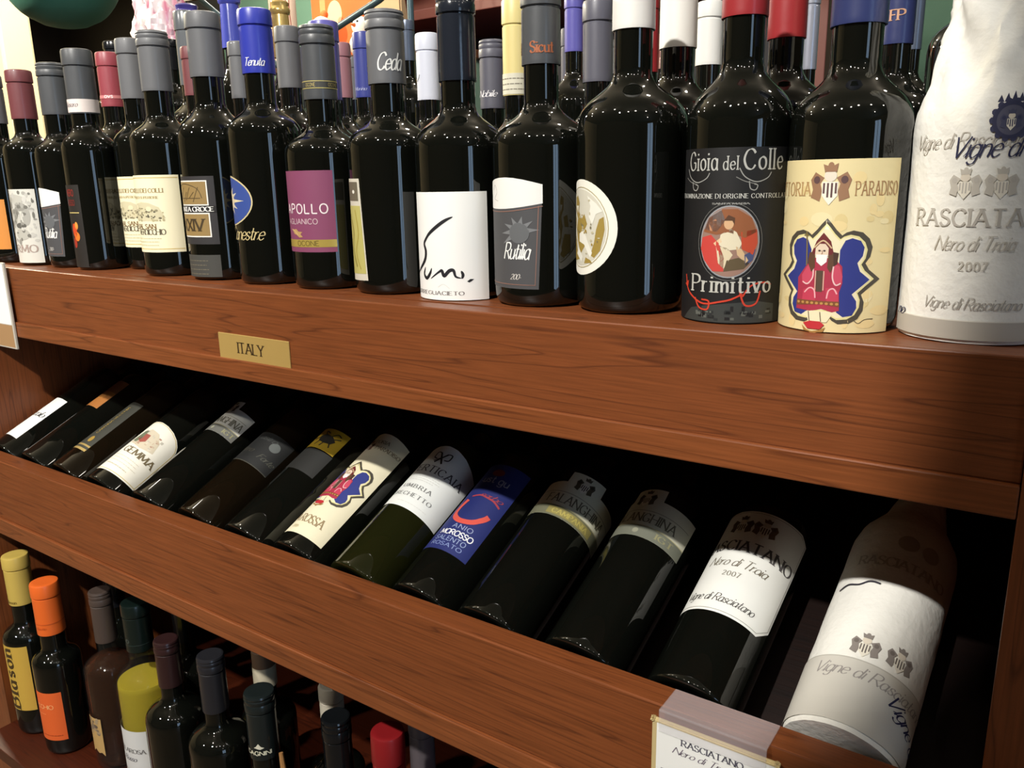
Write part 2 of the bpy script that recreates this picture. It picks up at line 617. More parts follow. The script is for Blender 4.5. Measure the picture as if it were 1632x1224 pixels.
GREY = capmat((100, 101, 104), 0.5)
GREYD = capmat((74, 76, 79), 0.42)
GREYV = capmat((90, 90, 102), 0.45)
MAROON = capmat((112, 58, 62), 0.45)
ROSE = capmat((150, 66, 76), 0.4)
BLUE = capmat((52, 62, 168), 0.35)
NAVY = capmat((44, 52, 96), 0.35)
WHITE = capmat((228, 226, 220), 0.5)
CREAM = capmat((222, 206, 140), 0.4)
GOLD = capmat((205, 165, 60), 0.4)
PURPLE = capmat((96, 92, 170), 0.35)
PINK = capmat((150, 104, 112), 0.45)
RED = capmat((150, 40, 44), 0.4)
SILVER = capmat((172, 176, 190), 0.3, 0.5)
STEEL = capmat((96, 106, 124), 0.3, 0.4)
BLACKC = capmat((20, 22, 26), 0.2)
GREENC = capmat((15, 26, 23), 0.3)

# ==================================================================== ROOM
boxobj('floor', (-6.2, 4.2, -4.2, 4.4, -0.05, 0), plaster('floor_tile', (0.20, 0.15, 0.11), 0.25, 3, 0.45), kind='structure')
boxobj('ceiling', (-6.2, 4.2, -4.2, 4.4, 3.0, 3.05), plaster('ceiling_paint', (0.22, 0.20, 0.17), 0.05), kind='structure')
boxobj('wall_back', (-6.2, 4.2, 4.2, 4.3, 0, 3.0), plaster('green_wall', lin((122, 164, 140)), 0.05), kind='structure')
boxobj('wall_left', (-6.3, -6.2, -4.2, 4.4, 0, 3.0), plaster('cream_wall', (0.62, 0.52, 0.34), 0.06), kind='structure')
boxobj('wall_front', (-6.2, 4.2, -4.3, -4.2, 0, 3.0), plaster('brown_wall', (0.10, 0.07, 0.05), 0.1), kind='structure')
# right wall with the tall shop window that gives the bluish streaks in the glass
wr = plaster('brown_wall_right', (0.13, 0.10, 0.08), 0.1)
bm = bmesh.new()
box(bm, 4.2, 4.3, -4.2, -2.3, 0, 3.0)
box(bm, 4.2, 4.3, -1.1, 4.4, 0, 3.0)
box(bm, 4.2, 4.3, -2.3, -1.1, 0, 0.3)
box(bm, 4.2, 4.3, -2.3, -1.1, 2.6, 3.0)
o = from_bm('wall_right', bm, wr, None, False)
o['kind'] = 'structure'
bm = bmesh.new()
for a, b in ((-2.3, -2.24), (-1.73, -1.67), (-1.16, -1.1)):
    box(bm, 4.19, 4.27, a, b, 0.3, 2.6)
for a, b in ((0.3, 0.36), (2.54, 2.6)):
    box(bm, 4.19, 4.27, -2.3, -1.1, a, b)
o = from_bm('window_1', bm, pmat('window_paint', (0.5, 0.5, 0.5)), None, False)
o['kind'] = 'structure'
for ya, yb in ((-2.24, -1.73), (-1.67, -1.16)):
    boxobj('pane', (4.225, 4.235, ya, yb, 0.36, 2.54), pmat('daylit_pane', (0.3, 0.4, 0.6), 0.1, emit=(0.50, 0.72, 1.0), estr=3.2), o)
# cream column behind the left end of the shelf
o = boxobj('column', (-4.4, -3.40, 1.6, 1.72, 0, 3.0), plaster('cream_plaster', (0.80, 0.70, 0.46), 0.06), kind='structure', bev=0.01)

# ==================================================================== SHELF UNIT
ZS = H - 0.1036
shelf = empty('display_shelf', (-0.7, 0.54, 0), 'cherry wood wine display shelf with two deep front rails and a sloping middle rack', 'shelf')


def spart(name, dims, mat, bev=0.0, sag=0.0, parent=None):
    x0, x1, y0, y1, z0, z1 = dims
    bm = bmesh.new()
    box(bm, x0, x1, y0, y1, z0, z1, bev)
    if sag:
        for k in range(1, 16):
            xx = x0 + (x1 - x0) * k / 16
            bmesh.ops.bisect_plane(bm, geom=bm.verts[:] + bm.edges[:] + bm.faces[:], dist=1e-6, plane_co=(xx, 0, 0), plane_no=(1, 0, 0))
        for v in bm.verts:
            t = (v.co.x - x0) / (x1 - x0)
            v.co.z -= sag * (1 - (2 * t - 1) ** 2)
    for v in bm.verts:
        v.co -= Vector((-0.7, 0.54, 0))
    return from_bm(name, bm, mat, parent or shelf, False)


XL, XR = -1.39, -0.0127
SAG = 0.0035
u_rail = spart('upper_front_rail', (XL, XR, 0.5400, 0.5650, H - 0.1785, H - 0.1020), M_WOOD, 0.0012, SAG)
spart('upper_edge_strip', (XL, XR, 0.5362, 0.5650, H - 0.2000, H - 0.1787), M_EDGE, 0.0012, SAG * 0.6)
spart('upper_shelf_board', (XL, XR, 0.5652, 1.12, ZS - 0.022, ZS - 0.0004), M_WOOD, 0.0, 0.0)
l_rail = spart('lower_front_rail', (XL, XR + 0.028, 0.5010, 0.5262, H - 0.4775, H - 0.3832), M_WOOD, 0.0012)
spart('lower_edge_strip', (XL, XR + 0.028, 0.4972, 0.5262, H - 0.5035, H - 0.4777), M_EDGE, 0.0012)
spart('left_side_panel', (XL - 0.11, XL, 0.497, 1.12, 0.0, ZS - 0.001), M_WOODV)
spart('right_side_panel', (XR + 0.0005, XR + 0.028, 0.536, 1.12, 0.0, ZS - 0.001), M_WOODV, 0.001)
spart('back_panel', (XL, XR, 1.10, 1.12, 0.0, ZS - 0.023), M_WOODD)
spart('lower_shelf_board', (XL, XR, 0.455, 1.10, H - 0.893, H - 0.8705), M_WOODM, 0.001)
# sloping rack floor
bm = bmesh.new()
for (y, z) in ((0.527, -0.4620), (1.0, -0.4620 + 0.473 * math.tan(radians(25.5)))):
    pass
t = math.tan(radians(25.5))
ys = (0.5265, 1.095)
P = []
for x in (XL, XR):
    for y in ys:
        zz = H - 0.4455 + (y - 0.5616) * t
        P.append(bm.verts.new((x + 0.7, y - 0.54, zz)))
        P.append(bm.verts.new((x + 0.7, y - 0.54, zz - 0.016)))
for q in ((0, 4, 6, 2), (1, 3, 7, 5), (0, 1, 5, 4), (2, 6, 7, 3), (0, 2, 3, 1), (4, 5, 7, 6)):
    bm.faces.new([P[i] for i in q])
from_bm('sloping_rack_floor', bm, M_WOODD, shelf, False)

# brass plate ITALY
pl = empty('name_plate', (-0.7078, 0.5400, H - 0.1662 - 0.0015), 'small brass plate engraved ITALY on the upper front rail', 'sign')
bm = bmesh.new()
box(bm, -0.0575, 0.0575, -0.0016, 0, -0.0145, 0.0145, 0.0006)
from_bm('brass_plate', bm, pmat('brushed_brass', lin((176, 146, 84)), 0.42, 0.12, bump=0.05, bscale=200), pl, False)
a = Art(None, 0, 1.62)
a.text('ITALY', -4, -5.4, 11.2, (66, 48, 22), 'serif', 'c', 1, 0.14, 0.95, 42)
a.build('engraving', pl)

M_CLEARP = pmat('clear_plastic', (0.75, 0.72, 0.76), 0.15)
M_CLEARP.node_tree.nodes['Principled BSDF'].inputs['Alpha'].default_value = 0.16
# price card with clear hook on the lower rail
pc = empty('price_card', (-0.175, 0.4968, H - 0.391), 'white price card in a cream holder hooked over the lower front rail', 'card')
bm = bmesh.new()
box(bm, -0.047, 0.047, -0.0030, -0.0006, -0.125, 0.0, 0.0008)
bmesh.ops.bevel(bm, geom=[e for e in bm.edges if abs(e.verts[0].co.z) < 0.001 and abs(e.verts[1].co.z) < 0.001 and abs(e.verts[0].co.x) > 0.04 and abs(e.verts[1].co.x) > 0.04], offset=0.002, segments=2, affect='EDGES')
from_bm('card_holder', bm, pmat('cream_card_holder', lin((196, 176, 128)), 0.4), pc, False)
a = Art(None, 0, 3.05)
a.rect(-43, 46, -122, -1.5, (236, 236, 232), 0)
paper = a.build('card_paper', pc)
a = Art(None, 0, 3.1)
a.text('RASCIATANO', 0, -14.5, 5.0, (90, 88, 100), 'serif', 'c', 1, 0.16, 1.0, 46)
a.text('Nero di Troia 2003', 3, -23, 5.6, (120, 110, 122), 'script', 'c', 1, 0.3, 0.9, 66)
a.text('APULIA', 6, -31.5, 3.4, (120, 116, 124), 'serif', 'c', 1, 0.3, 1.0, 22)
a.ell(1, -40, 3.6, 3.2, (196, 120, 60), 1)
a.blur_lines(-40, -8, -41, 1, 4, (150, 148, 150), 1.6)
a.build('print', paper)
bm = bmesh.new()
for (x0, x1, y0, y1, z0, z1) in ((-0.041, 0.039, -0.0046, -0.0034, -0.008, 0.0098), (-0.041, 0.039, -0.0046, 0.026, 0.0086, 0.0098)):
    box(bm, x0, x1, y0, y1, z0, z1)
from_bm('clear_hook', bm, M_CLEARP, pc, False)

# card on the left end of the upper rail
lc = empty('shelf_tag', (-1.272, 0.5355, H - 0.096), 'white shelf tag with a beige foot on the left end of the upper rail', 'card')
bm = bmesh.new()
box(bm, -0.06, 0.048, -0.0032, 0, -0.122, 0.0, 0.0006)
from_bm('tag_board', bm, pmat('grey_tag_board', lin((190, 184, 172)), 0.5), lc, False)
a = Art(None, 0, 3.25)
a.rect(-58, 44.5, -87, -1.5, (240, 240, 240), 0)
a.rect(-58, 44.5, -120, -88, (168, 132, 92), 0)
a.build('tag_paper', lc)

# ==================================================================== UPPER ROW, FRONT
FG = 'wine bottles standing in the front row of the upper shelf'
INK = (30, 28, 34)


def front(x, y, r, z, rc, cap, label, **k):
    return bottle((x, y, ZS), r, z[0], z[1], z[2], z[3], rc, cap, label, FG, **k)


def capart(e, rc, fn, name='capsule_print'):
    cp = [c for c in e.children if c.name.split('.')[0] == 'capsule'][0]
    a = Art(rc, 0, 0.1)
    fn(a)
    a.build(name, cp)


# 0 the one cut by the frame at the left
e = front(-1.338, 0.604, 0.034, (0.268, 0.20, 0.18, 0.15), 0.0165, GREY, 'dark bottle with an orange label at the far left edge')
label_paper(e, 0.034, rectpts(-15, 34, 20, 92), (214, 140, 62))
# 1 maroon capsule, stone face label
e = front(-1.245, 0.602, 0.034, (0.266, 0.201, 0.183, 0.155), 0.0166, MAROON, 'dark bottle with maroon capsule and pale stone-face label')
p = label_paper(e, 0.034, rectpts(-44, 36, 4, 106), (214, 212, 202))
a = Art(0.034, 0, 0.2)
for (cx, cy, rx, ry, c) in [(-8, 74, 15, 22, (176, 174, 164)), (4, 66, 8, 18, (198, 196, 186)), (-16, 60, 9, 20, (128, 126, 118)), (12, 82, 10, 6, (150, 148, 140)),
                            (10, 56, 9, 4, (96, 94, 88)), (-10, 84, 9, 5, (120, 118, 112)), (2, 92, 20, 7, (190, 188, 178)), (-20, 40, 10, 8, (150, 148, 140)), (20, 70, 6, 14, (170, 168, 160)), (10, 44, 12, 8, (184, 182, 172))]:
    a.ell(cx, cy, rx, ry, c, 1)
for k in range(90):
    x, y = random.uniform(-30, 32), random.uniform(32, 102)
    a.ell(x, y, random.uniform(1, 4), random.uniform(1, 5), random.choice([(150, 148, 140), (196, 194, 186), (118, 116, 108), (206, 204, 196), (172, 170, 162)]), 1.2 + k * .01, 9)
a.text('ERMO', 6, 19, 10, (168, 150, 140), 'serif', 'c', 3, 0.2, 0.9, 46)
a.build('label_print', p)


def rutilia(e, r, du=0.0):
    p = label_paper(e, r, [(-44 + du, 16), (21 + du, 15.5), (25 + du, 101)] + [(25 + du - 69 * k / 8, 101 + 5.5 * sin(pi * k / 8) + 1.5 * k / 8) for k in range(1, 8)] + [(-44 + du, 103)], (74, 74, 76))
    a = Art(r, 0, 0.2)
    top = [(24.9 + du - 68.8 * k / 8, 101 + 5.4 * sin(pi * k / 8) + 1.4 * k / 8) for k in range(9)]
    bot = [(-43.9 + du + 68.8 * k / 8, 82.5 - 2.5 * sin(pi * k / 8) + 3.5 * k / 8) for k in range(9)]
    a.poly(top + bot, (236, 235, 230), 1)
    a.line([(bx, by - 2.2) for bx, by in bot], 0.6, (150, 110, 96), 2, False)
    a.line([(21.5 + du, 84), (18 + du, 19), (-43 + du, 19.5)], 0.6, (150, 110, 96), 2, False)
    # little sunburst
    for k in range(7):
        an = 0.3 + k * 0.55
        a.poly([(4 + du + 9 * cos(an - .25), 62 + 8 * sin(an - .25)), (4 + du + 19 * cos(an), 60 + 16 * sin(an)), (4 + du + 9 * cos(an + .25), 62 + 8 * sin(an + .25))], (120, 122, 124), 2)
    a.ell(4 + du, 62, 9.5, 8.5, (98, 100, 102), 2)
    a.text('Rutilia', -12 + du, 40.5, 13.5, (240, 240, 236), 'script', 'l', 3, 0.3, 1.1, 25)
    a.text('2006', 0 + du, 23.5, 4.5, (214, 210, 204), 'script', 'c', 3, 0.3, 1.1)
    a.line([(-30 + du, 97), (-26 + du, 101), (-22 + du, 95), (-27 + du, 90), (-20 + du, 88)], 0.6, (196, 194, 188), 2)
    a.build('label_print', p)


# 2
e = front(-1.164, 0.606, 0.0355, (0.268, 0.202, 0.178, 0.148), 0.0182, GREYD, 'dark grey capsule bottle with curved white-topped charcoal label, second from left end', ribs=2)
rutilia(e, 0.0355, 2)
# 3
e = front(-1.092, 0.604, 0.0340, (0.278, 0.199, 0.186, 0.151), 0.0182, GREYD, 'dark bottle with white band below a dark grey capsule and black side label')
p = label_paper(e, 0.0340, rectpts(-58, 16, 4, 110), (32, 28, 24))
a = Art(0.0340, 0, 0.2)
for cx, cy, rx, ry, c in [(-1, 52, 5, 9, (206, 70, 30)), (3, 44, 5, 6, (222, 120, 40)), (-3, 36, 4, 7, (160, 44, 26)), (4, 58, 3, 5, (230, 150, 60))]:
    a.ell(cx, cy, rx, ry, c, 1)
a.text('MERO', -1, 96, 8, (150, 40, 32), 'sans', 'c', 1, .2, 1.2, 15)
a.text('ROSSO', -1, 84, 7, (130, 36, 30), 'sans', 'c', 1, .2, 1.2, 15)
a.rect(-10, 12, 74, 75.2, (200, 180, 110), 1)
a.build('label_print', p)


def f3c(a):
    a.rect(-60, 60, 200.5, 216.5, (226, 214, 208), 1)
    a.text('Vesoro', 2, 207, 6, (96, 80, 84), 'script', 'c', 2, 0.3, 1, 20)


capart(e, 0.0184, f3c)


def verdicchio(e, r, u1):
    p = label_paper(e, r, rectpts(-58, u1, 29, 119), (238, 230, 196))
    a = Art(r, 0, 0.2)
    gold = (206, 178, 96)
    a.rect(-57, u1 - 1, 115.5, 116.3, gold, 1)
    a.rect(-57, u1 - 1, 32.5, 33.3, gold, 1)
    a.text('CASTELLI DEI COLLI', 0, 99, 4.6, (150, 128, 78), 'serif', 'c', 2, 0.16, 1.0, 62)
    a.text('CLASSICO SUPERIORE', 0, 92, 2.6, (176, 158, 110), 'serif', 'c', 2, 0.16, 1.0, 50)
    g = (112, 106, 84)
    a.poly([(-29, 68), (-24, 80), (-13, 86), (0, 88), (12, 87), (24, 82), (31, 69), (12, 66), (-12, 66)], (206, 198, 164), 1)
    for k in range(60):
        x = random.uniform(-28, 29)
        y = random.uniform(66, 84 - abs(x) * 0.28)
        a.ell(x, y, random.uniform(0.8, 2.6), random.uniform(0.6, 1.6), random.choice([g, (146, 138, 108), (88, 84, 68), (180, 170, 132)]), 2, 8)
    a.ell(-11, 82, 4, 3, (226, 216, 180), 3, 12)
    a.ell(11, 80, 4, 3, (226, 216, 180), 3, 12)
    a.text('CASAL SAN', -4, 57, 5.2, (120, 92, 52), 'serif', 'c', 2, 0.16, 1.0, 44)
    a.text('VERDICCHIO', 8, 50, 6.2, (88, 80, 62), 'serif', 'c', 2, 0.1, 1.0, 42)
    a.blur_lines(-22, 26, 45, 3, 4, (200, 188, 146), 0.7)
    a.build('label_print', p)


# 4 (a step behind) and 5: twin bottles with the cream label
e = bottle((-1.034, 0.643, ZS), 0.0345, 0.289, 0.216, 0.189, 0.156, 0.0174, GREY, 'grey capsule bottle with cream engraved label, set one step behind its twin', FG)
verdicchio(e, 0.0345, 44)
e = front(-0.929, 0.607, 0.0388, (0.282, 0.215, 0.188, 0.154), 0.0177, GREY, 'grey capsule bottle with cream engraved label, in front of its twin', ribs=2)
verdicchio(e, 0.0388, 50)
# 6
e = front(-0.834, 0.609, 0.0402, (0.291, 0.223, 0.196, 0.152), 0.0186, GREY, 'dark bottle with black label of two gold panels reading XXIV')
p = label_paper(e, 0.0402, rectpts(-50, 33, 41, 116), (46, 44, 46))
a = Art(0.0402, 0, 0.2)
for v0, v1 in ((84, 111.5), (49, 76)):
    a.rect(-45, 25, v0, v1, (232, 230, 222), 1)
    a.rect(-43.5, 23.5, v0 + 1.4, v1 - 1.4, (148, 122, 74), 2)
a.rect(-47, 33, 76.5, 83.5, (28, 26, 26), 3)
a.text('SANTA CROCE', 30, 77.6, 4.9, (236, 234, 228), 'serif', 'r', 4, 0.1, 1.1, 56)
a.text('XXIV', 17, 56, 13, (66, 52, 30), 'serif', 'r', 4, 0.12, 0.95, 38)
for k in range(7):
    a.line([(-30 + k * 6, 88 + (k % 3) * 2), (-22 + k * 6, 104 - (k % 2) * 5)], 0.9, (86, 68, 40), 3, False)
a.line([(-26, 104), (-8, 108), (12, 103), (18, 92)], 0.9, (86, 68, 40), 3)
a.line([(-26, 92), (16, 92)], 0.9, (86, 68, 40), 3)
a.build('label_print', p)
p = label_paper(e, 0.0402, rectpts(-30, 32, 4, 29), (66, 66, 62), 'lower_label')
a = Art(0.0402, 0, 0.2)
a.blur_lines(-20, 18, 22, 4, 5, (110, 104, 88), 0.9)
a.build('label_print', p)
# 7
e = front(-0.743, 0.607, 0.0392, (0.283, 0.219, 0.190, 0.157), 0.0172, BLUE, 'dark bottle with royal blue capsule and blue oval sun label')
p = label_paper(e, 0.0392, ellpts(-26, 89, 42, 26.5), (212, 196, 148))
a = Art(0.0392, 0, 0.2)
a.ell(-26, 89, 40.3, 25, (54, 78, 150), 1, 40)
for k in range(12):
    an = 2 * pi * k / 12
    L = 25 if k % 3 == 0 else 18
    a.poly([(-26 + 11 * cos(an - .22), 89 + 9.5 * sin(an - .22)), (-26 + 1.25 * L * cos(an), 89 + 0.92 * L * sin(an)), (-26 + 11 * cos(an + .22), 89 + 9.5 * sin(an + .22))], (206, 200, 186) if k % 2 else (220, 208, 170), 2)
a.ell(-26, 89, 13, 10.5, (222, 206, 176), 3)
a.build('label_print', p)
a = Art(0.0392, 0, 0.14)
a.text('Canestre', 24, 48, 14, (196, 178, 128), 'script', 'r', 1, 0.25, 0.85, 52)
a.build('gold_lettering', e)
capart(e, 0.0174, lambda a: a.text('Tenuta', 21, 226, 8, (238, 238, 246), 'script', 'r', 1, 0.3, 1.2, 22))
# 8 purple label
e = front(-0.653, 0.608, 0.0400, (0.257, 0.187, 0.163, 0.134), 0.0170, GREYD, 'short dark bottle with plum purple label and gold strip', ribs=2)
p = label_paper(e, 0.0400, rectpts(-30, 39, 38, 118), (132, 66, 98))
a = Art(0.0400, 0, 0.2)
a.text('APOLLO', 32, 76.5, 9.2, (236, 224, 226), 'sans', 'r', 2, 0.32, 1.1, 54)
a.text('AGLIANICO', 21, 66, 5.2, (206, 180, 186), 'sans', 'r', 2, 0.22, 1.05, 42)
a.rect(-29, 39, 43, 50.5, (196, 172, 88), 1, 0.4)
a.text('OCONE', 8, 44.4, 4.8, (110, 92, 34), 'sans', 'c', 2, 0.2, 1.1, 26)
a.poly([(-14, 60), (-6, 61), (-3, 58.5), (3, 58), (0, 56), (3, 53), (-2, 52.5), (-6, 55), (-10, 56)], (186, 148, 96), 2)
a.line([(-15, 60.5), (-9, 59), (-4, 55)], 1.1, (206, 176, 120), 2)
a.build('label_print', p)


def f8c(a):
    a.rect(-60, 60, 197, 197.7, (212, 196, 120), 1, 0.3)
    a.rect(-60, 60, 203.6, 204.3, (212, 196, 120), 1, 0.3)
    a.rect(-60, 60, 197.7, 203.6, (70, 70, 66), 1)
    for u in (-20, 4, 28):
        a.rect(u - 8, u + 8, 198.3, 203, (58, 58, 56), 2)
        a.text('OCONE', u, 199, 3.2, (176, 160, 100), 'sans', 'c', 3, 0.2, 1.1, 11)


capart(e, 0.0171, f8c)
# 9
e = front(-0.563, 0.610, 0.0415, (0.260, 0.195, 0.167, 0.137), 0.0180, GREY, 'dark bottle with grey script capsule and tall narrow straw label', ribs=2)
p = label_paper(e, 0.0415, [(-52, 109.5), (-52, 12), (0.5, 13.5), (-4.5, 109)], (206, 200, 184))
a = Art(0.0415, 0, 0.2)
a.poly([(-50, 84), (-50, 18), (-1.5, 20), (-5, 84)], (186, 178, 104), 1)
a.poly([(-50, 106.5), (-50, 89), (-7, 88.5), (-7.5, 106)], (104, 96, 80), 1)
a.line([(-28, 76), (-20, 60), (-24, 44), (-16, 26)], 2.4, (140, 128, 54), 2)
a.line([(-14, 80), (-10, 58), (-16, 40), (-9, 24)], 1.6, (166, 150, 70), 2)
a.ell(-15, 97, 2.4, 1.8, (230, 226, 214), 2, 10)
a.build('label_print', p)


def f9c(a):
    a.text('Ceda', 4, 206.5, 15, (232, 232, 228), 'script', 'l', 1, 0.3, 1.2, 24)
    a.text('Co', -24, 206.5, 10, (190, 176, 110), 'script', 'c', 1, 0.3, 1.2)


capart(e, 0.0181, f9c)
# 10  Sum.
e = front(-0.478, 0.610, 0.0412, (0.266, 0.191, 0.170, 0.133), 0.0170, capmat((32, 36, 44), 0.14), 'glossy black bottle with big white label and one brush-written word', ribs=2)
p = label_paper(e, 0.0412, rectpts(-52, 51, 0.5, 96), (240, 240, 236))
a = Art(0.0412, 0, 0.2)


def brush(pts, w):
    a.line(pts, w, (24, 24, 30), 1, True, 0, True)


a.line([(19, 74.5), (12, 71.5), (3, 66), (-8, 58), (-15, 49)], 3.1, (24, 24, 30), 1, True, 0, True)
a.line([(-8, 59), (-14, 51), (-12, 44), (-14, 36), (-22, 29), (-34, 22)], 3.5, (24, 24, 30), 1, True, 0, True)
a.line([(-13.5, 29.5), (-16, 23), (-12, 19.5), (-7, 24), (-4.5, 29)], 3.2, (24, 24, 30), 1, True, 0, True)
a.line([(-6, 19.5), (4, 26), (7, 27), (9, 22.5), (14, 27), (18, 27.5), (20, 22), (25, 20.5)], 3.1, (24, 24, 30), 1, True, 0, True)
a.line([(25, 27), (26.5, 23.5), (25.5, 20)], 2.7, (24, 24, 30), 1, True, 0, True)
a.poly([(30, 17.5), (33, 19.6), (36.5, 19.4), (34, 17.6), (32, 16.5)], (24, 24, 30), 1)
a.text('TORREGUACIETO', 27, 5.2, 3.3, (134, 130, 128), 'serif', 'r', 1, 0.2, 1.0, 62)
a.line([(2, 12), (8, 15), (14, 11)], 0.4, (214, 214, 210), 1)
a.build('label_print', p)
# 11
e = front(-0.390, 0.611, 0.0425, (0.257, 0.197, 0.167, 0.131), 0.0163, GREYD, 'dark bottle with curved white-topped charcoal label, right of the brushed white label')
rutilia(e, 0.0425, -0.5)
capart(e, 0.0164, lambda a: (a.text('Sicut', 0, 205.5, 8.5, (168, 96, 60), 'serif', 'l', 1, 0.14, 1, 20), a.text('el', -22, 205.5, 8.5, (150, 84, 50), 'serif', 'l', 1, 0.14, 1, 8)))
# 12
e = front(-0.306, 0.613, 0.0440, (0.262, 0.215, 0.184, 0.143), 0.0166, WHITE, 'dark bottle with white capsule and gold-figured white oval label')
p = label_paper(e, 0.0440, ellpts(-28, 67, 38.5, 37.5, 48), (234, 232, 220))
a = Art(0.0440, 0, 0.2)
a.ring(-28, 67, 31, 31.5, 0.7, (172, 160, 120), 1)
gd = (156, 132, 62)
a.ell(-28, 67, 29.5, 30, (206, 202, 186), 1, 40)
a.poly([(-4, 50), (0, 66), (-1, 76), (-5, 74), (-8, 66), (-10, 56), (-14, 46), (-10, 44), (-7, 47)], gd, 2)
for P in ([(-40, 90), (-34, 92), (-30, 86), (-32, 80), (-26, 74), (-22, 78), (-18, 70), (-24, 62), (-20, 54), (-28, 46), (-34, 56), (-38, 66), (-34, 74), (-40, 80)],
          [(-50, 60), (-42, 60), (-36, 50), (-30, 42), (-40, 40), (-50, 46)], [(-20, 44), (-14, 42), (-12, 40), (-22, 39)], [(-46, 76), (-40, 74), (-42, 66), (-48, 66)]):
    a.poly(P, gd, 2)
for P in ([(-18, 92), (-8, 86), (-2, 80), (-8, 78), (-12, 70), (-16, 76), (-14, 84)], [(-30, 62), (-22, 66), (-18, 58), (-12, 48), (-14, 44), (-22, 54), (-30, 56)], [(-38, 84), (-32, 84), (-34, 78)], [(-36, 46), (-26, 40), (-24, 44), (-32, 52)]):
    a.poly(P, (230, 228, 216), 3)
for k in range(26):
    an = random.uniform(0, 2 * pi)
    rr = random.uniform(3, 26)
    a.ell(-28 + rr * cos(an), 67 + rr * sin(an), random.uniform(.5, 1.6), random.uniform(.5, 1.4), random.choice([(120, 112, 84), gd, (188, 180, 150)]), 4, 7)
a.build('label_print', p)
# 13  Gioia del Colle
e = front(-0.2165, 0.608, 0.0376, (0.262, 0.213, 0.183, 0.140), 0.0162, RED, 'dark bottle with black silver-lettered label and an oval painting')
p = label_paper(e, 0.0376, rectpts(-50, 58, -0.5 + 1, 124), (13, 13, 15))
a = Art(0.0376, 0, 0.2)
sv = (178, 178, 172)
a.text('Gioia', -27, 109, 12.5, sv, 'serif', 'l', 2, 0.24, 0.72, 26)
a.text('del', 3, 109, 9, sv, 'serif', 'l', 2, 0.24, 0.7, 10)
a.text('Colle', 17, 109, 13.5, sv, 'serif', 'l', 2, 0.26, 0.72, 30)
for x0 in (-30, 14):
    a.line([(x0, 110), (x0 + 4, 104), (x0 + 12, 100.5), (x0 + 20, 103), (x0 + 23, 107)], 0.7, (150, 150, 146), 2)
    a.line([(x0 + 7, 101), (x0 + 8, 96), (x0 + 11.5, 95), (x0 + 13, 98), (x0 + 10.5, 99)], 0.7, (150, 150, 146), 2)
    a.line([(x0 - 2, 104), (x0 + 4, 101), (x0 + 12, 99)], 0.6, (120, 120, 116), 2)
a.text('DENOMINAZIONE DI ORIGINE CONTROLLATA', 8, 89.5, 3.0, (206, 206, 200), 'serif', 'c', 2, 0.3, 0.75, 98)
a.ell(9, 59, 21.5, 25.6, (150, 152, 156), 1, 44)
a.ell(9, 59, 20.6, 24.6, (150, 118, 104), 2, 44)
for P, c in (([(-10, 66), (-6, 76), (4, 82), (14, 82), (24, 76), (28, 66), (20, 62), (8, 66), (0, 64)], (142, 86, 52)),
             ([(-11, 68), (-6, 77), (3, 82), (6, 74), (0, 66)], (150, 142, 140)),
             ([(17, 66), (28, 68), (29, 58), (26, 50), (18, 54)], (186, 72, 44)),
             ([(20, 50), (28, 54), (26, 46), (21, 42)], (70, 78, 116)),
             ([(-11, 62), (-4, 64), (2, 58), (6, 48), (6, 38), (-2, 38), (-9, 46), (-12, 54)], (196, 66, 58)),
             ([(6, 38), (20, 40), (24, 44), (16, 48), (8, 46)], (92, 78, 54)),
             ([(3, 64), (9, 69), (14, 66), (18, 58), (16, 54), (8, 53), (2, 57)], (222, 212, 184)),
             ([(0, 56), (8, 55), (12, 50), (6, 40), (2, 44), (1, 50)], (216, 202, 170)),
             ([(14, 56), (18, 54), (23, 46), (21, 44), (15, 50)], (206, 176, 136)),
             ([(-6, 72), (-1, 75), (3, 71), (0, 66), (-5, 67)], (196, 136, 100)),
             ([(-2, 58), (3, 62), (4, 59), (0, 56)], (224, 190, 150))):
    a.poly(P, c, 3)
a.ell(8.5, 72, 3.4, 4.2, (212, 170, 128), 4, 16)
a.poly([(5, 74), (8, 78), (12.5, 76), (12.4, 71), (10.8, 74)], (84, 54, 34), 5)
a.text('SANTA MARIA', 9, 88 - 2.8, 1.2, (150, 150, 146), 'serif', 'c', 2, 0.12, 1.1, 26)
a.ring(9, 59, 23.5, 27.4, 0.35, (120, 120, 116), 1)
a.text('Primitivo', -19, 23, 12, (188, 188, 180), 'serif', 'l', 4, 0.26, 0.8, 60)
rd = (196, 60, 38)
a.line([(-28, 34), (-25, 24), (-18, 18), (-8, 14), (4, 16), (12, 18), (20, 22)], 1.3, rd, 3)
a.line([(-16, 18), (-12, 11), (-5, 10), (-4, 16), (-10, 17)], 1.2, rd, 3)
a.line([(20, 20), (26, 28), (36, 30), (42, 28)], 1.2, rd, 3)
a.line([(18, 24), (22, 14), (30, 15), (33, 24)], 1.3, rd, 3)
a.poly([(-29, 27), (-24, 30), (-25, 24)], rd, 3)
a.poly([(-30, 1), (46, 1), (46, 14), (30, 17), (10, 15), (-6, 13), (-20, 10)], (52, 56, 54), 1)
for k in range(28):
    x = random.uniform(-26, 40)
    y = random.uniform(2, 10)
    a.rect(x, x + random.uniform(1.5, 5), y, y + random.uniform(1, 3), random.choice([(22, 24, 24), (92, 96, 90), (34, 38, 38), (14, 14, 16)]), 2)
for x in (-12, 12, 20):
    a.rect(x, x + 2.2, 9, 13, (20, 20, 22), 2)
a.build('label_print', p)


def wrap(x, k=396.0, r=39.4):
    return asin(max(-0.985, min(0.985, x / k))) * r


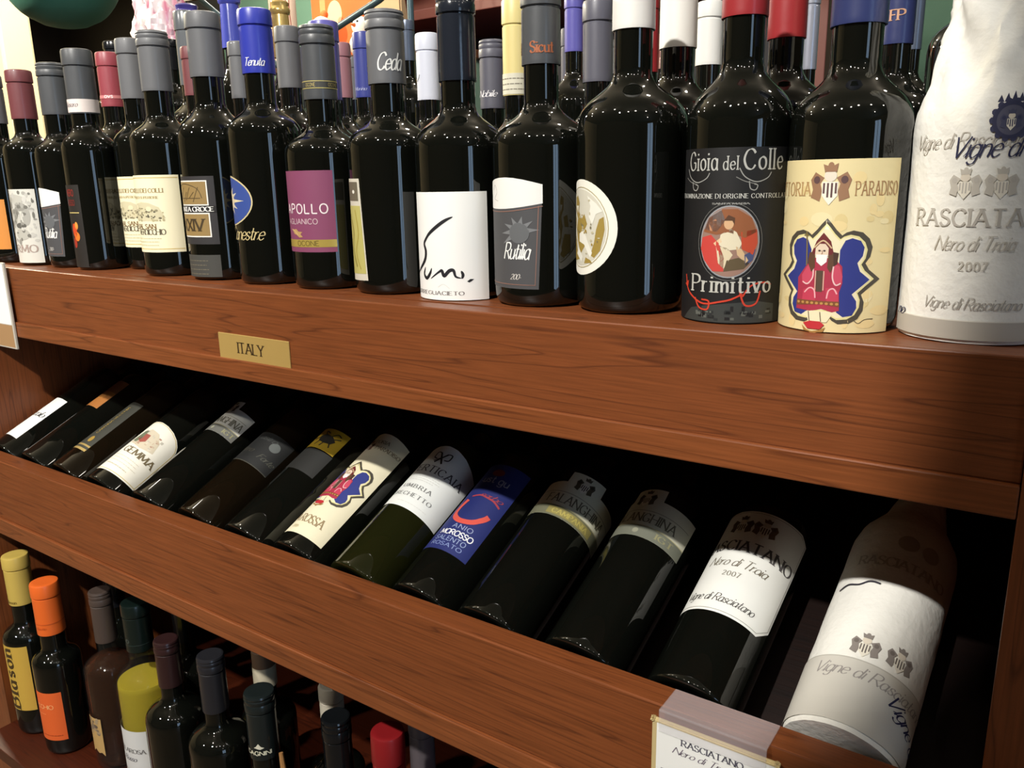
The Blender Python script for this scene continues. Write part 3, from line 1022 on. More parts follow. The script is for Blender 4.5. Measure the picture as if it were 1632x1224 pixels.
def emblem(a, cx, v_of, u_of, L=1):
    """quatrefoil seat-of-honour badge, traced in crop pixels about its centre"""
    out = [(0, -330), (30, -300), (62, -262), (98, -228), (122, -246), (162, -258), (214, -246), (252, -208), (270, -158), (262, -100), (240, -60), (262, -20), (318, 38),
           (272, 86), (230, 132), (248, 178), (246, 230), (222, 282), (176, 312), (110, 318), (70, 296), (44, 266)]

    def sc(P, k, dy=0):
        return [(x * k, (y - 20) * k + 20 + dy) for x, y in P]

    def T(P):
        return [(u_of(cx + x), v_of(y)) for x, y in P]

    full = lambda k: T(sc(out, k)) + T([(-x, y) for x, y in reversed(sc(out, k))])
    a.poly(full(1.0), (72, 66, 56), L)
    a.poly(full(0.91), (222, 212, 150), L + 1)
    a.poly(full(0.87), (232, 222, 186), L + 1.3)
    blue = [(92, -140), (120, -198), (158, -212), (206, -196), (228, -156), (222, -104), (196, -62), (214, -10), (268, 40), (222, 86), (178, 130), (206, 172), (210, 214), (188, 262), (136, 272), (96, 244), (92, 100)]
    for s in (1, -1):
        a.poly(T([(x * s, y) for x, y in blue]), (44, 54, 128), L + 2)
    # seated figure: robe, sleeves, hem, hat, face, beard, feet cushion
    rb = (168, 48, 72)
    dk = (112, 28, 44)
    a.poly(T([(-60, -90), (60, -90), (112, -40), (120, 60), (104, 120), (112, 232), (70, 244), (0, 226), (-70, 244), (-176, 236), (-172, 120), (-176, 40), (-112, -50)]), rb, L + 3)
    for s, o in ((1, 0), (-1, -30)):
        a.poly(T([(52 * s + o * .4, -60), (96 * s + o * .4, -44), (118 * s + o, 20), (112 * s + o, 70), (70 * s + o * .6, 76), (52 * s + o * .4, 20)]), (196, 72, 96), L + 3.5)
        a.line(T([(60 * s + o * .4, -40), (58 * s + o * .4, 30), (80 * s + o * .8, 74), (110 * s + o, 62)]), 0.9, (228, 190, 190), L + 4)
        a.poly(T([(20 * s + o * .5, 96), (60 * s + o * .6, 90), (100 * s + o, 112), (106 * s + o, 176), (30 * s + o * .5, 178)]), (190, 60, 84), L + 3.5)
        a.line(T([(30 * s + o * .5, 160), (40 * s + o * .5, 110), (70 * s + o * .6, 98), (92 * s + o, 130)]), 0.9, (230, 170, 176), L + 4)
    a.poly(T([(-176, 176), (110, 176), (112, 210), (0, 196), (-176, 214)]), (124, 74, 44), L + 4)
    for k in range(9):
        a.ell(u_of(cx - 160 + k * 32), v_of(192), 1.1, 0.9, (186, 140, 76), L + 4.5, 8)
    a.poly(T([(-48, -12), (-4, -12), (-2, 120), (-44, 120)]), (84, 66, 52), L + 4)
    a.line(T([(-52, -10), (-50, 110)]), 0.7, (206, 170, 150), L + 4.5)
    a.line(T([(2, -10), (4, 110)]), 0.7, (206, 170, 150), L + 4.5)
    a.poly(T([(-86, -124), (-60, -190), (-16, -244), (34, -192), (54, -124), (40, -110), (-74, -110)]), (104, 34, 38), L + 4.5)
    a.line(T([(-74, -150), (-16, -196), (42, -150)]), 0.9, (206, 180, 140), L + 5)
    a.poly(T([(-62, -150), (-36, -176), (0, -176), (22, -150), (22, -104), (0, -76), (-40, -76), (-64, -104)]), (222, 202, 178), L + 5)
    a.poly(T([(-56, -110), (18, -110), (14, -66), (-18, -40), (-52, -66)]), (236, 234, 232), L + 5.5)
    for s in (-1, 1):
        a.ell(u_of(cx - 20 + 16 * s), v_of(-134), 0.9, 0.6, (70, 50, 44), L + 6, 8)
        a.poly(T([(-20 + 44 * s, -128), (-20 + 84 * s, -120), (-20 + 92 * s, -60), (-20 + 62 * s, 0), (-20 + 40 * s, -30)]), (92, 62, 44), L + 4.2)
    a.line(T([(-20, -136), (-16, -118), (-24, -114)]), 0.5, (150, 110, 90), L + 6)
    a.poly(T([(52, -128), (86, -122), (80, -54), (60, -40)]), (70, 46, 36), L + 4.6)
    a.line(T([(-132, -250), (-124, -160), (-118, -40)]), 1.0, (120, 104, 60), L + 4.6)
    a.line(T([(-148, -226), (-116, -226)]), 1.0, (120, 104, 60), L + 4.6)
    a.poly(T([(-110, 250), (-60, 240), (40, 240), (70, 262), (40, 310), (-80, 310)]), (232, 222, 186), L + 3.2)
    a.poly(T([(-116, 322), (-70, 306), (0, 306), (28, 326), (0, 356), (-84, 356)]), (186, 44, 52), L + 5)
    a.poly(T([(-124, 336), (-90, 362), (-56, 372), (-10, 362), (36, 340), (20, 372), (-20, 376), (-44, 396), (-70, 376), (-110, 370)]), (160, 118, 60), L + 4.8)
    for s in (-60, 18):
        a.line(T([(s - 24, 246), (s - 14, 306)]), 0.6, (96, 84, 60), L + 5)


def crest(a, cx, cy, k, c1, c2, L=2):
    a.poly([(cx - 4 * k, cy + 3 * k), (cx + 4 * k, cy + 3 * k), (cx + 4 * k, cy - 4 * k), (cx, cy - 9 * k), (cx - 4 * k, cy - 4 * k)], (236, 230, 214), L + 1)
    for q in (-3, -1, 1, 3):
        a.rect(cx + q * k - .5 * k, cx + q * k + .5 * k, cy - 6 * k + abs(q) * k, cy + 2.4 * k, c1, L + 2)
    for s in (-1, 1):
        a.poly([(cx + s * 3 * k, cy + 5 * k), (cx + s * 8 * k, cy + 8 * k), (cx + s * 10.5 * k, cy + 4 * k), (cx + s * 9 * k, cy - 1 * k), (cx + s * 10 * k, cy - 5 * k), (cx + s * 5 * k, cy - 7 * k), (cx + s * 4 * k, cy - 2 * k), (cx + s * 5 * k, cy + 2 * k)], c2, L)
        a.ell(cx + s * 7 * k, cy + 4 * k, 1.8 * k, 2 * k, c1, L + 1, 10)
    a.ell(cx, cy + 6 * k, 3.2 * k, 3 * k, (224, 214, 196), L + 1, 14)
    a.poly([(cx - 3 * k, cy + 8 * k), (cx - 4 * k, cy + 12 * k), (cx, cy + 10.5 * k), (cx + 3.6 * k, cy + 12.4 * k), (cx + 3 * k, cy + 8 * k)], c2, L + 2)
    a.ell(cx, cy + 11 * k, 1.6 * k, 2 * k, c2, L + 1, 10)


# 14  Vittoria Paradiso
e = front(-0.1395, 0.609, 0.0394, (0.262, 0.199, 0.175, 0.135), 0.0178, NAVY, 'dark bottle with parchment label of a red-robed bearded figure in a blue badge')
p = label_paper(e, 0.0394, rectpts(-56, 46, 0.5, 114), (224, 208, 158))
a = Art(0.0394, 0, 0.2)
for k in range(46):
    a.ell(random.uniform(-50, 40), random.uniform(6, 110), random.uniform(2, 8), random.uniform(1.5, 5), random.choice([(230, 216, 170), (218, 198, 142), (228, 206, 150)]), 0.4 + k * 0.012, 12)
emblem(a, 0, lambda y: 38.5 - (y - 20) / 9.25, lambda x: wrap(x) - 1, 1.2)
crest(a, -1, 96, 1.25, (92, 66, 66), (150, 112, 84), 2)
a.text('VITTORIA', -14, 91, 8.5, (178, 142, 96), 'serif', 'r', 2, 0.28, 0.8, 40)
a.text('PARADISO', 15, 91, 8.5, (160, 122, 82), 'serif', 'l', 2, 0.28, 0.8, 29)
a.line([(14, 8.5), (19, 9.5), (23, 7), (27, 9.5), (33, 10)], 0.5, (90, 80, 60), 2)
a.build('label_print', p)


# 15 the bottle wrapped in tissue
def tissue_body(prof, amp, seed, seg=96, rows=70, amp_top=0.0, ztw=0.15):
    bm = bmesh.new()
    zs = [prof[0][1] + (prof[-1][1] - prof[0][1]) * i / rows for i in range(rows + 1)]

    def rad(z):
        for (r0, z0), (r1, z1) in zip(prof, prof[1:]):
            if z <= z1:
                q = (z - z0) / (z1 - z0)
                return r0 + (r1 - r0) * q
        return prof[-1][0]
    rings = []
    for z in zs:
        R = rad(z)
        ring = []
        for i in range(seg):
            th = 2 * pi * i / seg
            n1 = noise.noise(Vector((cos(th) * 2.2, sin(th) * 2.2, z * 30 + seed)))
            n2 = noise.noise(Vector((cos(th) * 5 + z * 40, sin(th) * 5, z * 60 + seed + 9)))
            tw = max(0.0, min(1.0, (z - ztw) / 0.06))
            n3 = abs(noise.noise(Vector((th * 1.6 + z * 26, seed, z * 14)))) + 0.5 * abs(noise.noise(Vector((th * 3.4 - z * 40, seed + 3, z * 8))))
            q = R + amp * (0.6 * n1 + 0.5 * n2) + amp_top * tw * (0.55 - n3)
            ring.append(bm.verts.new((q * sin(th), -q * cos(th), z)))
        rings.append(ring)
    for A, B in zip(rings, rings[1:]):
        for i in range(seg):
            j = (i + 1) % seg
            bm.faces.new((A[i], A[j], B[j], B[i]))
    bm.faces.new(list(reversed(rings[0])))
    bm.faces.new(rings[-1])
    return bm


M_TISSUE = pmat('cream_tissue_paper', lin((238, 236, 228)), 0.7, bump=0.35, bscale=180)
e = empty('wrapped_bottle', (-0.0545, 0.614, ZS), 'wine bottle wrapped in crumpled printed tissue on the upper shelf', 'bottle', 'wine bottles wrapped in printed white tissue')
bm = tissue_body([(0.0438, 0.0005), (0.045, 0.006), (0.045, 0.128), (0.0435, 0.140), (0.037, 0.158), (0.0315, 0.182), (0.0275, 0.206), (0.0235, 0.24), (0.021, 0.275), (0.024, 0.30)], 0.0007, 3.0, amp_top=0.0085, ztw=0.118)
tb = from_bm('tissue_wrap', bm, M_TISSUE, e, angle=50)
a = Art(0.045, 0, 0.75)
gh = (196, 190, 178)
gh2 = (188, 182, 172)
nv = (34, 36, 72)
a.rect(-55, 60, 3, 14.5, (186, 180, 168), 0)
a.rect(-55, 60, 14.5, 15.2, (230, 226, 214), 0.5)
a.text('Vigne di Rasciatano', -18, 112.5, 12, nv, 'script', 'l', 2, 0.3, 0.8, 92)
a.text('Vigne di Rasciatano', -46, 118.5, 8.5, (190, 184, 174), 'script', 'l', 1, 0.3, 0.9, 70)
for cx, c in ((-8, gh), (11, gh)):
    crest(a, cx, 96, 0.85, gh2, c, 0.5)
a.text('RASCIATANO', -38, 72.5, 10, gh2, 'serif', 'l', 1, 0.2, 0.85, 82)
a.text('Nero di Troia', 0, 58, 8.5, gh, 'script', 'c', 1, 0.3, 0.9, 44)
a.text('2007', 1, 46, 5, gh, 'serif', 'c', 1, 0.3)
a.text('Vigne di Rasciatano', 2, 22, 7, (170, 166, 158), 'script', 'c', 1, 0.3, 0.9, 56)
a.text('no', -48, 14, 7, nv, 'script', 'c', 1, 0.3, 1, 9)
a.build('tissue_print', tb)
a = Art(0.0455, 0, 0.5)
a.ell(12, 133, 8, 9, (84, 84, 104), 1)
a.ring(12, 133, 8.5, 9.5, 2.2, (48, 50, 80), 2)
for k in range(14):
    an = k * 2 * pi / 14
    a.ell(12 + 9.5 * cos(an), 133 + 10.5 * sin(an), 1.7, 1.9, (58, 60, 90), 1.5, 9)
crest(a, 12, 132, 0.55, (50, 52, 84), (70, 72, 98), 3)
for k in range(5):
    a.poly([(4 + k * 3.4, 143), (5.7 + k * 3.4, 149 - abs(k - 2)), (7.4 + k * 3.4, 143)], (52, 54, 84), 2)
a.build('tissue_crest', tb)

# ==================================================================== UPPER ROW, BEHIND
BG = 'wine bottles in the rows behind on the upper shelf'


def back(x, y, h, capl, rc, cap, label, r=0.0385, **k):
    return bottle((x, y, ZS), r, h, h - capl, h - capl - 0.022, h - capl - 0.062, rc, cap, label, BG, seg=40, **k)


def dk(n):
    return n


e = back(-1.243, 0.735, 0.303, 0.078, 0.0172, ROSE, 'rear bottle with rose red capsule banded in white lettering')
capart(e, 0.0174, lambda a: (a.rect(-60, 60, 236.5, 241, (206, 128, 130), 1), a.text('OVS', 6, 237, 3.6, (250, 240, 240), 'sans', 'l', 2, .2, 1.4, 12)))
back(-1.108, 0.785, 0.303, 0.068, 0.0150, MAROON, 'rear bottle with slim maroon capsule left of the big grey capsule')
back(-1.002, 0.785, 0.299, 0.075, 0.0138, GREY, 'rear bottle with pale grey capsule left of the royal blue one')
back(-0.899, 0.785, 0.307, 0.077, 0.0160, GREY, 'rear bottle with grey capsule right of the royal blue one')
back(-1.081, 0.955, 0.307, 0.080, 0.0130, GREYD, 'deep rear bottle with narrow charcoal capsule, mostly hidden')
back(-0.742, 0.702, 0.284, 0.085, 0.0166, PURPLE, 'rear bottle with violet blue capsule peeping over the plum label bottle')
back(-0.800, 0.785, 0.277, 0.066, 0.0115, PINK, 'rear bottle with dusty pink capsule')
back(-0.952, 0.955, 0.292, 0.062, 0.0120, GREY, 'deep rear bottle with small pale grey capsule beside the pink one')
e = back(-0.844, 0.870, 0.305, 0.085, 0.0141, capmat((58, 66, 140), 0.38), 'rear bottle with deep blue capsule and faint lettering')
capart(e, 0.0143, lambda a: a.text('Marina', 2, 229, 4.5, (160, 166, 206), 'script', 'c', 1, .3, 1.1, 20))
e = back(-0.838, 0.955, 0.331, 0.055, 0.0105, STEEL, 'deep rear bottle with slim glossy steel blue capsule')
back(-0.842, 1.045, 0.320, 0.072, 0.0135, GOLD, 'deep rear bottle with yellow gold capsule')
e = back(-0.730, 0.870, 0.291, 0.082, 0.0152, capmat((214, 218, 232), 0.4), 'rear bottle with pale silver white capsule')
capart(e, 0.0154, lambda a: a.line([(-8, 232), (-4, 236), (-2, 240)], 0.8, (60, 62, 70), 1))
e = back(-0.627, 0.870, 0.272, 0.080, 0.0158, GREYV, 'rear bottle with mauve grey script capsule', ribs=2)
capart(e, 0.0160, lambda a: a.text('Nobile', 14, 205.5, 7.5, (226, 224, 230), 'script', 'r', 1, .3, 1.1, 26))
e = back(-0.534, 0.785, 0.293, 0.098, 0.0142, CREAM, 'rear bottle with cream gold capsule and paper neck band')
capart(e, 0.0145, lambda a: (a.rect(-60, 60, 196, 217.5, (214, 210, 190), 1), a.blur_lines(-20, 20, 211.5, 3, 5.5, (130, 124, 110), 1.1),))
back(-0.510, 0.870, 0.309, 0.062, 0.0110, PURPLE, 'rear bottle with slim lilac blue capsule')
e = back(-0.569, 0.955, 0.290, 0.082, 0.0088, GREYV, 'deep rear bottle with thin grey capsule between lilac and grey ones')
back(-0.432, 0.785, 0.279, 0.078, 0.0155, GREYV, 'rear bottle with mauve grey capsule left of the white capsule')
back(-0.308, 0.702, 0.272, 0.060, 0.0160, WHITE, 'rear bottle with wide white capsule right of the front white one')
back(-0.347, 0.870, 0.280, 0.062, 0.0136, WHITE, 'deep rear bottle with second white capsule')
e = back(-0.456, 0.955, 0.323, 0.095, 0.0112, RED, 'rear bottle with thin scarlet capsule between two white ones')
back(-0.215, 0.702, 0.272, 0.062, 0.0150, RED, 'rear bottle with brick red capsule beside the front red one')
back(-0.244, 0.870, 0.285, 0.080, 0.0080, SILVER, 'deep rear bottle with thin silver capsule left of the navy one')
e = back(-0.150, 0.790, 0.275, 0.066, 0.0134, NAVY, 'rear bottle with navy capsule marked in copper initials')
capart(e, 0.0136, lambda a: a.text('FP', 2, 227, 8, (196, 150, 120), 'serif', 'c', 1, .1, 1.0, 11))
back(-0.165, 0.955, 0.310, 0.085, 0.0078, STEEL, 'deep rear bottle with slim silver blue capsule')
back(-0.098, 0.870, 0.330, 0.06, 0.0140, BLACKC, 'rear dark bottle with high shoulders left of the tissue wrapped one', r=0.040)
back(-1.330, 0.800, 0.335, 0.05, 0.0165, BLACKC, 'tall dark rear bottle with pale blue streaks at the left end', r=0.040)
back(-1.330, 0.900, 0.350, 0.05, 0.0165, BLACKC, 'taller dark bottle deepest in the left corner of the upper shelf', r=0.040)
back(-1.205, 0.850, 0.372, 0.110, 0.0180, capmat((96, 100, 104), 0.25), 'tall bottle with shiny grey foil behind the rose capsule', r=0.042)

# ==================================================================== MIDDLE RACK (bottles lying back on a slope)
MG = 'wine bottles lying on the sloping middle rack'
MX = [-1.335, -1.245, -1.155, -1.0605, -.9525, -.8505, -.7585, -.6715, -.58, -.492, -.4095, -.3125, -.2135]
ML = ['bottle with plain white label and black script, leftmost on the sloping rack',
      'dark lying bottle with copper brown label, second on the rack',
      'lying bottle with long dark grey label and gold foil strip',
      'lying bottle with arch-topped white label showing a building crest',
      'lying bottle with notched white label over a grey band, alone between dark ones',
      'dark lying bottle with black label and a grey moon dot',
      'dark lying bottle with small yellow animal label',
      'lying bottle with cream label of a half-seen blue badge with red figure',
      'olive green lying bottle with white label and black crossed-scroll emblem',
      'lying bottle with deep blue label and coral curl',
      'lying bottle with notched white label over gold-lettered band, the left of the pair',
      'lying bottle with notched white label over grey band, the right of the pair',
      'lying bottle with large white two-crest label, beside the tissue wrapped one']
RM = 0.0385
lie = []
for i, x in enumerate(MX):
    g = M_GLASSG if i == 8 else (M_GLASSB if i in (2, 5) else M_GLASS)
    lie.append(bottle((x, 0.5440, H - 0.4105), RM, 0.298, 0.242, 0.222, 0.192, 0.0148, BLACKC, ML[i], MG, g, lying=True, seg=44))


def mlab(i, pts, col):
    return label_paper(lie[i], RM, pts, col)


# 0
p = mlab(0, rectpts(-50, 20, 23, 115), (236, 236, 232))
a = Art(RM, 0, 0.2)
a.text('Piccolo', -6, 70, 12, (30, 28, 30), 'script', 'c', 1, 0.25, 0.9, 40, 0)
a.build('label_print', p)
# 1
p = mlab(1, rectpts(-50, 17, 115.5, 178), (176, 112, 52))
a = Art(RM, 0, 0.2)
a.ell(-2, 140, 9, 6, (196, 130, 62), 1)
a.rect(-50, 17, 152, 178, (128, 78, 42), 0.5)  # darker copper: the upper rail's shadow painted across the far end
a.build('label_print', p)
# 2
p = mlab(2, rectpts(-50, 17, 36, 142), (62, 62, 54))
a = Art(RM, 0, 0.2)
a.text('CANTINA VECCHIA', 2, 100, 4.5, (150, 128, 70), 'serif', 'c', 2, 0.2, 1.0, 60, pi / 2)
a.rect(-50, 17, 36, 40, (206, 178, 110), 1, 0.4)
a.rect(-50, 17, 44, 47, (206, 178, 110), 1, 0.4)
a.ell(4, 58, 4, 6, (206, 170, 84), 2, 14, metal=0.4)
a.build('label_print', p)
# 3
pts = [(-45, 15), (58, 21), (57.5, 90)] + [(6 + 51.5 * cos(t_ * pi / 12), 90 + 28 * sin(t_ * pi / 12)) for t_ in range(1, 12)] + [(-45, 90)]
p = mlab(3, pts, (234, 230, 216))
a = Art(RM, 0, 0.2)
a.line([(x * 0.97 + 0.3, 17.5 + (v - 15) * 0.965) for x, v in pts[:2]], 0.9, (206, 186, 120), 1, False)
a.line([(x * 0.965 + .3, 16.5 + (v - 15) * 0.97) for x, v in pts[1:14]], 0.9, (206, 186, 120), 1, False)
a.poly([(-10, 72), (-6, 92), (4, 102), (20, 100), (32, 88), (36, 72), (16, 68)], (208, 196, 172), 1)
for q in range(40):
    x, y = random.uniform(-8, 33), random.uniform(70, 96)
    a.rect(x, x + random.uniform(1, 4), y, y + random.uniform(1, 4), random.choice([(196, 176, 150), (176, 140, 120), (190, 184, 168), (214, 204, 184)]), 2)
a.poly([(-9, 76), (-5, 96), (2, 98), (4, 82), (0, 74)], (112, 120, 96), 3)
a.poly([(-2, 80), (3, 92), (12, 92), (14, 80), (8, 76)], (160, 84, 72), 3)
a.text('GEMMA', 23, 55, 10, (110, 96, 66), 'serif', 'c', 2, 0.14, 1, 54)
a.blur_lines(-14, 44, 47, 3, 5, (206, 198, 178), 1)
a.blur_lines(-10, 38, 30, 1, 5, (190, 180, 150), 1.2)
a.build('label_print', p)


def falang(i, full, band, tabu, tabv, white):
    p = mlab(i, [(-52, 125.5), (full, 125.5), (full, 171), (tabu[1], 172.5), (tabu[1] - 1, 187), (tabu[0], 187), (tabu[0], 172.5), (-52, 171)], white)
    a = Art(RM, 0, 0.2)
    a.rect(-52, full, 125.5, 139.5, band, 1)
    a.rect(-52, full, 138.6, 139.6, (190, 182, 140), 2)
    a.text('FALANGHINA', (tabu[0] + tabu[1]) / 2 + 6, 144, 10.5, (108, 104, 84), 'serif', 'c', 2, 0.2, 0.8, 72)
    a.rect(-40, full - 4, 157.5, 158.2, (150, 146, 126), 2)
    crest(a, (tabu[0] + tabu[1]) / 2, 172, 1.0, (60, 54, 44), (88, 80, 62), 2)
    if i == 10:
        a.rect(-4, 50, 127.5, 137, (146, 136, 80), 2)
        a.text('CAMPANIA', 23, 129.5, 5.5, (186, 172, 92), 'serif', 'c', 3, .2, 1, 42)
    else:
        a.ell(-4, 132, 3, 3, (150, 150, 130), 2)
        a.text('IGT', 26, 129.5, 6, (150, 146, 110), 'serif', 'c', 3, .2, 1, 18)
    a.build('label_print', p)


falang(4, 38, (104, 104, 98), (-22, 6), (0, 0), (216, 214, 204))
# 5
p = mlab(5, rectpts(-48, 44, 91, 145), (24, 25, 25))
a = Art(RM, 0, 0.2)
a.ell(25, 128, 7.5, 7, (92, 96, 94), 2, 22)
a.text('astro', 8, 132, 8, (60, 62, 60), 'script', 'c', 2, 0.2, 1, 26)
a.text('Nero', -10, 108, 8, (62, 60, 52), 'script', 'c', 2, 0.2, 1, 26)
a.text('Forte', 28, 104, 8, (74, 74, 66), 'script', 'c', 2, 0.2, 1, 24)
a.rect(-48, 44, 91, 92, (70, 70, 60), 1)
a.build('label_print', p)
# 6
p = mlab(6, rectpts(-24, 28.5, 138.5, 174), (204, 168, 42))
a = Art(RM, 0, 0.2)
c = (52, 48, 40)
a.poly([(-10, 160), (-2, 164), (10, 162), (18, 156), (14, 150), (4, 149), (-6, 151)], c, 2)
for P in ([(12, 158), (22, 163)], [(-8, 158), (-16, 154), (-18, 158)], [(-4, 151), (-8, 144)], [(4, 150), (2, 143)], [(12, 152), (16, 145)], [(-2, 163), (-6, 169), (2, 166)], [(8, 162), (14, 168), (20, 166)]):
    a.line(P, 1.6, c, 2)
a.build('label_print', p)
p = label_paper(lie[6], RM, rectpts(-34, 30, 100, 137), (34, 34, 32), 'lower_label')
# 7
p = mlab(7, [(-52, 16), (37, 18), (36, 178)] + [(36 - 88 * q / 8, 178 + 7 * sin(pi * q / 8)) for q in range(1, 8)] + [(-52, 180)], (228, 220, 190))
a = Art(RM, 0, 0.2)
emblem(a, 0, lambda y: 97 - (y - 20) / 9.4, lambda x: x / 8.6 - 3, 1.2)
a.text('LA ROSSA', 22, 34, 10.5, (150, 128, 92), 'serif', 'r', 2, 0.12, 0.9, 50)
a.text('2004', -8, 24, 4, (196, 182, 140), 'serif', 'c', 2, 0.2, 0.9)
a.text('VITTORIA', -6, 168, 5, (120, 104, 76), 'serif', 'c', 2, 0.2, 0.9, 36)
a.text('PARADISO', 16, 158, 5, (130, 114, 84), 'serif', 'c', 2, 0.2, 0.9, 36)
crest(a, -16, 160, 0.9, (84, 62, 56), (128, 92, 70), 2)
a.build('label_print', p)
# 8
p = mlab(8, [(-54, 88), (56, 88), (56, 166)] + [(56 - 110 * q / 8, 166 + 20 * sin(pi * q / 8)) for q in range(1, 8)] + [(-54, 168)], (232, 234, 230))
a = Art(RM, 0, 0.2)
a.text('PERTICAIA', 10, 143, 9.5, (70, 70, 72), 'serif', 'c', 2, 0.24, 0.75, 72)
k_ = (44, 36, 32)
a.line([(-1, 158), (9, 174)], 2.2, k_, 2, False)
a.line([(9, 158), (-1, 174)], 2.2, k_, 2, False)
a.line([(-1, 174), (-6, 174), (-6, 166), (-1, 164)], 1.5, k_, 2)
a.line([(9, 174), (14, 174), (14, 166), (9, 164)], 1.5, k_, 2)
a.line([(-3, 160), (3, 166)], 1.2, k_, 2, False)
a.blur_lines(-26, 26, 137, 4, 3, (206, 206, 200), 0.7)
a.text('UMBRIA', 4, 116, 5, (120, 120, 118), 'serif', 'c', 2, 0.4, 0.9, 40)
a.text('GRECHETTO', 4, 104, 5, (128, 128, 126), 'serif', 'c', 2, 0.3, 0.9, 56)
a.blur_lines(-10, 40, 95, 1, 3, (214, 214, 208), 0.7)
a.build('label_print', p)
# 9
p = mlab(9, rectpts(-52, 32, 50, 176), (30, 40, 104))
a = Art(RM, 0, 0.2)
co = (214, 84, 72)
a.line([(-14, 120), (-18, 108), (-16, 97), (-4, 90), (10, 92), (19, 101), (22, 107)], 6.0, co, 2)
a.line([(-12, 125), (-2, 128), (8, 127), (16, 126), (25, 122)], 2.2, (166, 60, 70), 2)
a.text('sorbo', 10, 127, 6, (150, 60, 76), 'script', 'c', 3, .2, 1, 26)
a.text('just gu', 0, 148, 10, (150, 152, 170), 'sans', 'c', 2, .16, .9, 36)
a.ell(-2, 163, 8, 5, (110, 34, 30), 2)
a.text('ANIO', 6, 80, 5.5, (150, 160, 196), 'sans', 'c', 2, .3, 1, 24)
a.text('MOROSSO', 4, 70.5, 6.5, (236, 236, 240), 'sans', 'c', 2, .12, 1.3, 40)
a.text('SALENTO', 2, 62.5, 5.5, (150, 166, 206), 'sans', 'c', 2, .2, 1, 38)
a.text('ROSATO', 2, 55.5, 4.5, (130, 146, 196), 'sans', 'c', 2, .2, 1, 38)
a.build('label_print', p)
falang(10, 78, (112, 112, 90), (-3, 37), (0, 0), (222, 220, 196))
falang(11, 47, (116, 118, 104), (-30, 7), (0, 0), (214, 212, 190))
# 12
p = mlab(12, [(-52, 69), (38, 69), (50, 81), (50.5, 180), (40, 186), (-40, 186), (-52, 176)], (238, 238, 232))
a = Art(RM, 0, 0.2)
a.line([(-40, 71.5), (37, 71.5), (48, 82), (48.5, 179), (39, 184), (-40, 184)], 0.5, (150, 148, 140), 1, False)
crest(a, -14, 166, 1.05, (84, 70, 54), (100, 86, 70), 2)
crest(a, 8, 166, 1.05, (84, 70, 54), (110, 86, 66), 2)
a.text('RASCIATANO', -1, 137, 11.5, (84, 80, 80), 'serif', 'c', 2, 0.2, 0.95, 92)
a.text('Nero di Troia', -2, 119, 9.5, (120, 112, 96), 'script', 'c', 2, 0.3, 0.85, 54)
a.text('2007', -2, 108, 5, (140, 134, 120), 'serif', 'c', 2, 0.3, .9)
a.text('Vigne di Rasciatano', -4, 80, 8, (74, 70, 66), 'script', 'c', 2, 0.3, 0.85, 64)
a.build('label_print', p)
# 13 wrapped
e = empty('wrapped_bottle', (-0.0995, 0.5435, H - 0.4062), 'wine bottle wrapped in printed tissue lying at the right end of the rack', 'bottle', 'wine bottles wrapped in printed white tissue')
e.rotation_euler = (radians(-64.5), 0, radians(-2))
bm = tissue_body([(0.0405, 0.0005), (0.0415, 0.006), (0.0415, 0.19), (0.039, 0.205), (0.026, 0.23), (0.018, 0.26), (0.016, 0.29)], 0.0006, 11.0, amp_top=0.005, ztw=0.2)
tb = from_bm('tissue_wrap', bm, M_TISSUE, e, angle=50)
a = Art(0.0415, 0, 0.65)
a.rect(-58, 62, -0 + 4, 57, (206, 202, 192), 0)
a.rect(-58, 62, 56.5, 57.5, (188, 184, 174), 0.5)
crest(a, 2, 69, 1.0, (112, 104, 98), (140, 132, 126), 1)
crest(a, 27, 70, 1.0, (112, 104, 98), (140, 132, 126), 1)
a.text('Vigne di Rasciatano', -30, 42, 10, (150, 144, 140), 'script', 'l', 1, 0.3, .85, 92)
a.text('Vigne di', 24, 36, 12, nv, 'script', 'l', 2, 0.3, .9, 44, -0.45)
a.build('tissue_print', tb)
a = Art(0.0415, 0, 0.65)
a.ell(8, 178, 8, 8, (190, 184, 172), 1)
a.ell(26, 176, 7, 8, (190, 184, 172), 1)
a.text('RASCIATANO', 10, 150, 9, (196, 190, 180), 'serif', 'c', 1, .1, 1, 70)
a.build('faint_print', tb)

a = Art(0.0415, 0, 0.75)
a.line([(-36, 124), (-28, 128), (-18, 127), (-10, 131), (-2, 130)], 1.6, (52, 50, 60), 2)
a.build('ink_stroke', tb)

# ==================================================================== LOWER SHELF
LG = 'wine bottles standing on the lowest shelf'
ZL = H - 0.870


def low(x, y, r, top, cb, nk, sh, rc, cap, label, **k):
    b = -0.870
    return bottle((x, y, ZL), r, top - b, cb - b, nk - b, sh - b, rc, cap, label, LG, **k)


YEL = capmat((196, 170, 84), 0.45)
ORG = capmat((228, 104, 40), 0.4)
e = low(-1.345, 0.530, 0.0368, -0.563, -0.645, -0.676, -0.706, 0.0193, YEL, 'dark bottle with yellow capsule and yellow upright-lettered label')
p = label_paper(e, 0.0368, rectpts(-48, 38, 47, 162), (196, 160, 66))
a = Art(0.0368, 0, 0.2)
a.text('Blason', 12, 52, 21, (66, 50, 24), 'serif', 'l', 2, 0.3, 1.15, 104, pi / 2)
a.build('label_print', p)
capart(e, 0.0195, lambda a: a.text('Blason', 4, 229, 5, (120, 96, 40), 'serif', 'c', 1, .2, 1, 20))
e = low(-1.255, 0.528, 0.0345, -0.584, -0.668, -0.694, -0.718, 0.0200, ORG, 'dark bottle with orange capsule and orange label')
p = label_paper(e, 0.0345, rectpts(-50, 38, 28, 112), (222, 98, 42))
a = Art(0.0345, 0, 0.2)
